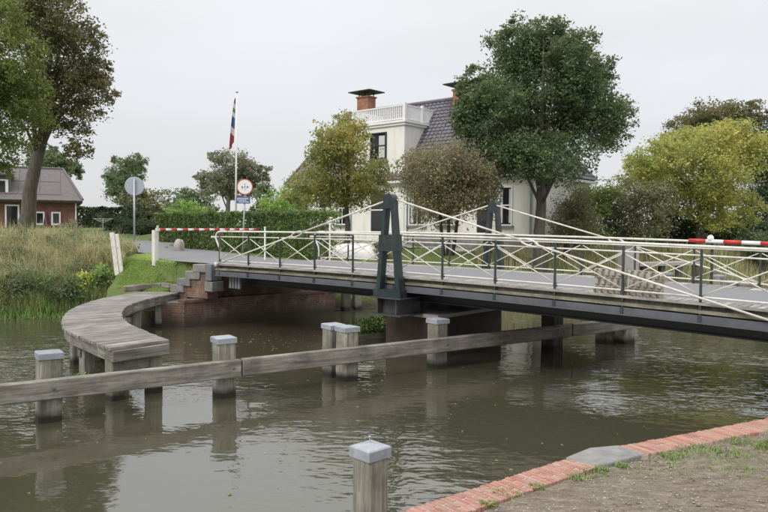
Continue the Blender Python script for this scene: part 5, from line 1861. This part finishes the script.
# ------------------------------------------------------------------ trees
def tree(label, base, top, lobes, n, size, leaf, bark='bark', r0=0.3, nb=16, sig=0.16, hang=0.0, bend=(0, 0), stems=None, name='tree', cat='tree', droop=0.0, group=None):
    bx, by = base
    bzz = gz(bx, by)
    r = thing(name, label, cat, (bx, by, bzz), 0, group)
    rs_ = np.random.default_rng(int(abs(bx * 31 + by * 17)))
    extra = []
    for l in lobes:                                # smaller boughs break up each rounded mass
        for _ in range(4):
            d = rs_.normal(size=3); d[2] = abs(d[2]) * 0.8 - 0.15
            d /= np.linalg.norm(d)
            k_ = rs_.uniform(0.24, 0.42)
            c = np.array(l[:3]) + d * np.array(l[3:6]) * rs_.uniform(0.82, 1.02)
            extra.append((*c, l[3] * k_, l[4] * k_, l[5] * k_ * 0.8))
    P, cl = lobes_points([(l[0], l[1], l[2], l[3] * .93, l[4] * .93, l[5] * .93) for l in lobes] + extra, int(n * 1.7), sig, hang)
    size *= 0.78
    o = MB()
    z1 = top
    pts, rad = [], []
    for i in range(8):
        f = i / 7
        pts.append((bx + bend[0] * f ** 1.3 + 0.05 * math.sin(i * 2.1 + bx), by + bend[1] * f + 0.05 * math.cos(i * 1.7 + by), bzz - 0.25 + (z1 - bzz + .25) * f))
        flare = 1.35 if i == 0 else 1.0
        rad.append(r0 * flare * (1 - 0.62 * f))
    if stems:
        for (dx, dy, tx, ty) in stems:
            o.tube([(bx + dx, by + dy, bzz - .2), (bx + (dx + tx) / 2, by + (dy + ty) / 2, (bzz + z1) / 2), (bx + tx, by + ty, z1)], [r0, r0 * .75, r0 * .4], 8)
    else:
        o.tube(pts, rad, 12)
    idx = R.choice(len(cl), size=min(nb, len(cl)), replace=False)
    for j in idx:
        c = Vector(cl[j])
        f = R.uniform(0.42, 0.97)
        q = min(int(f * 7), 6)
        s_ = Vector(pts[q]).lerp(Vector(pts[q + 1]), f * 7 - q)
        if stems:
            st = stems[int(R.integers(len(stems)))]
            s_ = Vector((bx + st[2] * f, by + st[3] * f, bzz + (z1 - bzz) * f))
        m = s_.lerp(c, 0.5) + Vector((0, 0, 0.12 * (c - s_).length))
        rr = max(0.025, r0 * 0.34 * (1 - 0.6 * f))
        o.tube([s_, m, c], [rr, rr * .6, rr * .2], 6)
    inv_ = world_of(r).inverted()
    o.v = [tuple(inv_ @ Vector(p)) for p in o.v]
    add('trunk', o.mesh('trunk', True), bark, r)
    me_ = leaves_mesh('crown', P - np.array([bx, by, bzz]), size, leaf, droop=droop)
    add('crown', me_, None, r)
    return r

tree('big leaning tree with a brown green crown before the red house', (-19.0, 37.0), 11.2,
     [(-16.94, 37.01, 11.83, 2.22, 2.38, 2.54), (-15.66, 37.17, 9.95, 1.27, 1.49, 1.7), (-17.03, 35.38, 13.16, 2.12, 1.97, 1.82), (-17.95, 36.14, 9.07, 1.45, 1.5, 1.55), (-15.2, 37.35, 10.88, 0.69, 0.93, 1.17), (-17.12, 38.29, 8.64, 1.31, 1.26, 1.2), (-15.62, 35.45, 6.72, 0.71, 0.68, 0.66), (-17.96, 35.8, 15.26, 2.3, 2.17, 2.05)],
     24000, 0.20, 'lf_brown', r0=0.42, nb=34, bend=(1.75, 0.2))
tree('green yellow tree at the left edge, crown in front of the leaning tree', (-18.3, 31.0), 8.5,
     [(-16.45, 30.79, 10.01, 1.58, 1.72, 1.85), (-16.73, 31.25, 7.66, 1.52, 1.56, 1.61), (-17.98, 32.52, 5.92, 0.93, 0.98, 1.02), (-18.34, 30.09, 9.07, 2.15, 2.58, 3.01), (-16.0, 31.33, 8.91, 1.16, 1.25, 1.34), (-17.46, 30.48, 11.71, 1.74, 1.74, 1.74)],
     24000, 0.18, 'lf_olive', r0=0.28, nb=22, bend=(0.6, 0))
tree('mid green poplar like tree far behind the grey backed sign', (-28.5, 78), 8.0,
     [(-29.42, 80.21, 9.06, 2.18, 2.06, 1.95), (-27.49, 73.49, 6.46, 1.78, 1.84, 1.89), (-26.07, 73.66, 9.4, 1.26, 1.26, 1.26), (-29.95, 78.89, 7.72, 1.47, 1.63, 1.8), (-28.02, 78.8, 5.83, 1.58, 1.63, 1.69)],
     9000, 0.30, 'lf_mid', r0=0.3, nb=12)
tree('pale green tree peeping over the roof of the red house', (-28.5, 61.5), 8.0,
     [(-27.5, 58.63, 8.0, 1.34, 1.17, 1.01), (-30.46, 62.14, 8.9, 1.42, 1.33, 1.24), (-27.0, 61.07, 7.6, 0.75, 0.7, 0.79)],
     4500, 0.26, 'lf_mid', r0=0.25, nb=8)
tree('grey brown round tree far behind the flagpole', (-14.7, 66), 7.0,
     [(-14.32, 65.88, 8.42, 2.35, 2.07, 1.79), (-16.51, 68.76, 6.9, 2.06, 1.72, 1.38), (-12.82, 67.37, 7.42, 1.73, 1.68, 1.64), (-14.56, 67.0, 6.9, 2.68, 2.11, 1.53), (-17.15, 69.77, 7.74, 1.4, 1.2, 1.0)],
     9500, 0.30, 'lf_far', r0=0.3, nb=16)
tree('amber and green garden tree before the left half of the white house', (-1.75, 33), 6.8,
     [(-2.06, 32.36, 5.67, 1.76, 1.66, 1.57), (-1.54, 32.84, 7.02, 0.8, 0.96, 1.13), (-3.59, 34.72, 4.88, 1.39, 1.19, 0.99), (-0.72, 34.77, 5.1, 1.09, 1.09, 1.09), (-2.45, 31.4, 6.61, 0.9, 0.94, 0.99), (-3.83, 31.02, 4.35, 0.71, 0.66, 0.62), (-1.85, 32.81, 4.46, 1.69, 1.24, 0.8), (-0.18, 34.62, 5.68, 0.59, 0.64, 0.69), (-2.05, 34.23, 8.06, 0.49, 0.54, 0.59)],
     15500, 0.16, 'lf_amber', r0=0.15, nb=26)
tree('copper leaved drooping tree with several stems before the white house', (2.7, 30), 5.2,
     [(2.46, 28.78, 5.81, 1.4, 1.19, 0.99), (1.74, 30.26, 5.1, 1.12, 1.04, 0.95), (3.59, 29.56, 5.32, 1.27, 1.22, 1.18), (2.65, 29.36, 4.46, 1.59, 1.17, 0.76), (1.45, 30.67, 5.91, 0.96, 0.77, 0.57), (4.53, 31.7, 4.68, 0.82, 0.82, 0.82), (2.51, 31.68, 3.85, 1.18, 0.81, 0.45)],
     17000, 0.14, 'lf_copper', 'bark_dark', r0=0.09, nb=24, hang=0.35, stems=[(-.12, 0, -.5, .1), (0.05, .05, .1, .2), (.2, -.05, .7, -.1)], droop=1.2)
tree('tall dark green round crowned tree before the right end of the white house', (6.9, 31.0), 8.6,
     [(7.22, 31.95, 9.01, 2.65, 2.6, 2.56), (6.06, 31.95, 10.92, 1.37, 1.46, 1.55), (8.93, 31.05, 8.11, 1.6, 1.73, 1.86), (4.59, 30.34, 7.7, 1.39, 1.6, 1.82), (6.74, 29.62, 5.93, 2.28, 1.69, 1.1), (6.88, 30.64, 11.30, 0.95, 0.9, 0.8), (7.9, 31.0, 10.7, 1.0, 1.0, 0.8), (4.11, 30.72, 8.96, 0.97, 1.01, 1.05), (7.92, 29.59, 10.02, 1.18, 1.23, 1.27), (5.06, 29.6, 5.92, 1.27, 1.06, 0.85), (10.21, 32.55, 7.45, 1.02, 1.12, 1.21), (9.55, 31.47, 9.82, 0.72, 0.81, 0.9), (3.64, 30.18, 6.73, 0.69, 0.69, 0.69), (3.75, 30.6, 8.45, 0.6, 0.7, 0.9), (3.3, 30.6, 7.6, 0.5, 0.6, 0.6), (3.6, 30.6, 8.95, 0.42, 0.45, 0.5)],
     50000, 0.175, 'lf_oak', r0=0.30, nb=40)
tree('yellow autumn tree at right behind the striped barrier', (18.5, 41), 6.6,
     [(18.13, 41.75, 6.41, 3.1, 2.8, 2.5), (14.9, 38.76, 6.37, 1.66, 1.49, 1.33), (18.53, 38.64, 6.55, 2.21, 2.26, 2.32), (18.97, 42.67, 8.3, 1.95, 1.52, 1.1), (14.64, 41.43, 5.89, 1.07, 1.12, 1.18), (19.25, 39.65, 4.12, 1.93, 1.7, 1.47), (18.39, 42.24, 4.47, 2.17, 1.81, 1.45)],
     30000, 0.19, 'lf_yellow', r0=0.3, nb=26)
tree('olive brown tree standing behind the yellow autumn tree', (24.9, 52), 9.0,
     [(23.51, 50.27, 10.97, 2.44, 1.83, 1.22), (22.55, 52.12, 10.37, 1.94, 1.56, 1.19), (24.85, 49.38, 10.71, 1.69, 1.48, 1.27), (26.11, 52.48, 8.97, 2.25, 2.1, 1.95), (20.14, 49.42, 9.14, 1.13, 0.99, 0.85)],
     13000, 0.23, 'lf_brown', r0=0.35, nb=18)
tree('dark grey green tree at the right edge beside the yellow tree', (25.9, 47), 7.5,
     [(26.46, 48.62, 8.54, 1.81, 2.08, 2.36), (26.49, 48.88, 5.46, 1.82, 2.09, 2.37), (27.25, 47.27, 7.07, 2.7, 3.38, 4.05), (26.06, 49.67, 3.58, 1.42, 1.35, 1.28)],
     17000, 0.21, 'lf_dark', 'bark_dark', r0=0.32, nb=16)

def bush(label, lobes, n, size, leaf, name='shrub', cat='shrub', group=None, hang=0.0):
    bx, by = lobes[0][0], lobes[0][1]
    bzz = gz(bx, by)
    r = thing(name, label, cat, (bx, by, bzz), 0, group)
    P, cl = lobes_points(lobes, n, 0.2, hang)
    P[:, 2] = np.maximum(P[:, 2], GZ(P[:, 0], P[:, 1]) + 0.03)
    add('foliage', leaves_mesh('foliage', P - np.array([bx, by, bzz]), size, leaf), None, r)
    o = MB()
    for j in R.choice(len(cl), size=min(9, len(cl)), replace=False):
        c = Vector(cl[j])
        s_ = Vector((bx + R.normal(0, .1), by + R.normal(0, .1), bzz - .1))
        o.tube([s_, s_.lerp(c, .5) + Vector((0, 0, .1)), c], [.035, .022, .008], 5)
    inv_ = world_of(r).inverted()
    o.v = [tuple(inv_ @ Vector(p)) for p in o.v]
    add('stem', o.mesh('stem'), 'bark_dark', r)
    return r
bush('large grey olive shrub on the bank below the yellow tree', [(13.49, 37.0, 3.79, 1.9, 1.59, 1.27), (12.42, 37.0, 4.51, 1.37, 1.37, 1.37), (14.26, 37.0, 4.53, 1.06, 1.0, 0.95), (13.2, 36.4, 2.8, 1.8, 1.2, 0.9)], 11000, 0.15, 'lf_grey')
bush('olive shrub between the tall green tree and the grey olive shrub', [(10.45, 36.0, 3.74, 1.13, 1.23, 1.34), (11.05, 36.0, 4.46, 0.93, 0.93, 0.93), (10.4, 35.6, 2.7, 1.2, 1.0, .7)], 7000, 0.14, 'lf_olive')
bush('tall olive green shrub right of the trunk of the tall green tree', [(8.5, 33.0, 3.3, 0.85, 0.8, 1.0), (8.9, 33.1, 4.4, 0.8, 0.7, 0.75), (9.6, 33.6, 3.4, .8, .7, 1.0)], 6500, 0.11, 'lf_grey')
bush('tall olive shrub behind the grey backed round sign', [(-15.04, 45.0, 3.83, 1.29, 1.29, 1.29), (-15.68, 45.0, 4.59, 0.9, 0.9, 0.9), (-14.6, 45, 3.0, 1.3, 1, .8)], 5000, 0.20, 'lf_grey')
bush('wide grey green shrub behind the left end of the hedge', [(-14.93, 52.0, 4.65, 1.63, 1.34, 1.04), (-13.67, 52.0, 4.51, 1.34, 1.11, 0.89), (-14.3, 52, 3.5, 2.2, 1.2, .9)], 5000, 0.22, 'lf_mid')
bush('low dark shrub beyond the path left of the hedge', [(-12.71, 38.0, 2.71, 0.98, 0.71, 0.43), (-13.79, 38.0, 2.76, 0.76, 0.6, 0.43)], 3500, 0.14, 'lf_dark')
bush('fresh green shrub topping the left end of the hedge', [(-9.81, 34.2, 3.75, 0.9, 0.56, 0.38), (-9.0, 34.0, 3.6, .7, .5, .3), (-9.6, 34.2, 2.9, .9, .5, .6)], 2600, 0.12, 'lf_light')
bush('fresh green bush behind the hedge right of the flagpole', [(-5.93, 37.0, 4.2, 0.85, 0.69, 0.53), (-5.09, 37.0, 3.99, 0.74, 0.58, 0.42), (-5.6, 37, 3.3, .9, .6, .6)], 2600, 0.13, 'lf_light')
bush('grey green round bush far beyond the weight sign', [(-10.22, 60.0, 5.66, 1.03, 1.03, 1.03), (-10.3, 60, 4.2, 1.3, 1, 1.0)], 2200, 0.25, 'lf_mid')
bush('dark shrub between the far dark hedge and the sign', [(-15.9, 42.0, 2.9, 0.65, 0.6, 0.6), (-16.6, 42.0, 3.0, 0.6, 0.5, 0.7), (-15.0, 42, 3.4, .7, .6, .9)], 2800, 0.15, 'lf_dark')
bush('dark shrub on the far bank below the yellow tree, right part', [(22.67, 44.0, 2.9, 1.89, 1.45, 1.01)], 3500, 0.19, 'lf_dark')
bush('dark shrub on the far bank below the yellow tree, middle part', [(20.3, 44.0, 2.7, 1.9, 1.5, 1.0), (19, 43.4, 3.0, 1.2, 1, .9)], 5000, 0.19, 'lf_dark')
bush('dark shrub on the far bank below the yellow tree, left part', [(17.3, 42.0, 2.9, 1.5, 1.07, 0.9)], 3500, 0.18, 'lf_dark')
bush('olive green waterside bush at the right edge beyond the barrier', [(20.9, 38.7, 2.2, 1.4, 0.93, 0.8)], 3000, 0.15, 'lf_mid')
bush('white flecked low shrub at the right end of the upturned boat', [(-0.05, 27.6, 2.1, 0.38, 0.34, 0.28)], 900, 0.08, 'lf_grey')
bush('tall green bush at the left end of the white house', [(-5.9, 44.5, 4.3, 0.95, 0.85, 1.2), (-6.4, 44.5, 3.2, .8, .7, .8)], 3000, 0.16, 'lf_light')
bush('small green bush under the left window of the red house', [(-22.4, 44.6, 2.45, 0.59, 0.46, 0.38)], 700, 0.12, 'lf_dark')
bush('red brown shrub under the wall of the red house beside the parasol', [(-21.2, 45.4, 2.45, 0.5, 0.4, 0.35)], 600, 0.12, 'reddish')
bush('pale green shrub at the right corner of the red house', [(-20.2, 45.3, 2.6, 0.75, 0.59, 0.55)], 1100, 0.13, 'lf_far')
bush('dark shrub beside the door of the red house', [(-23.9, 44.6, 2.4, 0.39, 0.33, 0.32)], 500, 0.12, 'lf_dark')
bush('yellow green weed bush on the bank behind the jetty', [(-9.8, 23.0, 1.2, 0.24, 0.25, 0.30), (-9.85, 22.9, 0.9, .2, .2, .2)], 420, 0.085, 'lf_lime')
bush('mid green weed bush beside the yellow green one behind the jetty', [(-9.35, 23.1, 1.2, 0.33, 0.3, 0.45)], 800, 0.085, 'lf_light')
bush('brown green bramble on the bank left of the yellow green weed', [(-10.5, 23.3, 1.05, 0.6, 0.45, 0.45), (-10.2, 22.9, .8, .5, .3, .3)], 1500, 0.09, 'lf_grey')
bush('green bramble at the waterline left of the jetty bend', [(-10.3, 22.5, 0.8, 0.7, 0.4, 0.4)], 1300, 0.09, 'lf_mid')
bush('fresh green reedy clump at the waterline on the left edge', [(-11.9, 21.9, 0.75, 0.7, 0.4, 0.45), (-11.5, 22.3, 1.2, .5, .4, .4)], 1500, 0.09, 'lf_mid')
bush('grey green thistle clump in the rough grass behind the jetty', [(-10.4, 25.0, 1.75, 0.45, 0.5, 0.35)], 900, 0.09, 'lf_grey')

# hedges
def hedge(label, a, b, w, z0f, h, n, size, leaf, name='hedge'):
    a, b = Vector(a), Vector(b)
    d = (b - a).normalized(); q = Vector((-d.y, d.x, 0))
    ln = (b - a).length
    r = thing(name, label, 'hedge', ((a + b) / 2)[:], 0)
    c0_ = (a + b) / 2
    # dark woody core
    inv_ = world_of(r).inverted()
    o = MB()
    ns = max(6, int(ln / 0.8))
    for i in range(ns):
        p = a.lerp(b, (i + .5) / ns)
        g = gz(p.x, p.y)
        for k in range(3):
            e_ = p + d * random.uniform(-.3, .3) + q * random.uniform(-w * .3, w * .3)
            o.tube([(p.x, p.y, g - .1), (e_.x, e_.y, g + (h - 0.25) * random.uniform(.7, .95))], [.04, .015], 5)
    o.v = [tuple(inv_ @ Vector(p)) for p in o.v]
    add('stem', o.mesh('stem'), 'bark_dark', r)
    # leaves concentrated in the clipped shell, some inside
    u = R.uniform(-.5, .5, n) * ln
    v = R.uniform(-.5, .5, n) * w
    z = R.uniform(0.0, 1.0, n) * h
    f = R.integers(0, 4, n)
    sh = np.abs(R.normal(0, .07, n))
    v = np.where(f <= 1, -(w / 2 - sh), v)
    z = np.where(f == 2, h - sh, z)
    lump = 0.05 * np.sin(u * 3.1) + 0.05 * np.sin(u * 7.7 + z * 4) + 0.03 * np.sin(u * 17)
    v = v + lump * np.sign(v)
    z = z + lump * 0.8 * (z > h * .7) + (R.uniform(size=n) > 0.96) * R.uniform(0, .18, n) * (f == 2)
    px = c0_.x + d.x * u + q.x * v
    py = c0_.y + d.y * u + q.y * v
    pz = GZ(px, py) * 0 + z0f + z
    P = np.stack([px, py, pz], 1) - np.array([c0_.x, c0_.y, c0_.z])
    add('foliage', leaves_mesh('foliage', P, size, leaf), None, r)
    return r
hedge('long clipped green hedge along the road left of the bridge', (-9.95, 31.9, 1.9), (-1.75, 24.85, 1.8), 0.9, 1.80, 1.68, 30000, 0.105, 'lf_hedge')
hedge('tall dark green hedge far behind the rotary airer', (-27.5, 60, 3.0), (-17.5, 60, 3.0), 1.2, 2.7, 1.75, 9000, 0.24, 'lf_dark')
# distant tree belt on the horizon
P = []
for i in range(9000):
    x = R.uniform(-330, 420); y = 330 + R.uniform(-18, 18)
    P.append((x, y, 1.5 + 9.0 * (0.5 + 0.28 * math.sin(x * 0.045) + 0.22 * math.sin(x * 0.13 + 1)) * R.uniform() ** 0.8))
tag(add('treeline', leaves_mesh('treeline', np.array(P), 2.6, 'lf_far'), None), 'distant belt of trees along the horizon', 'treeline', kind='stuff')
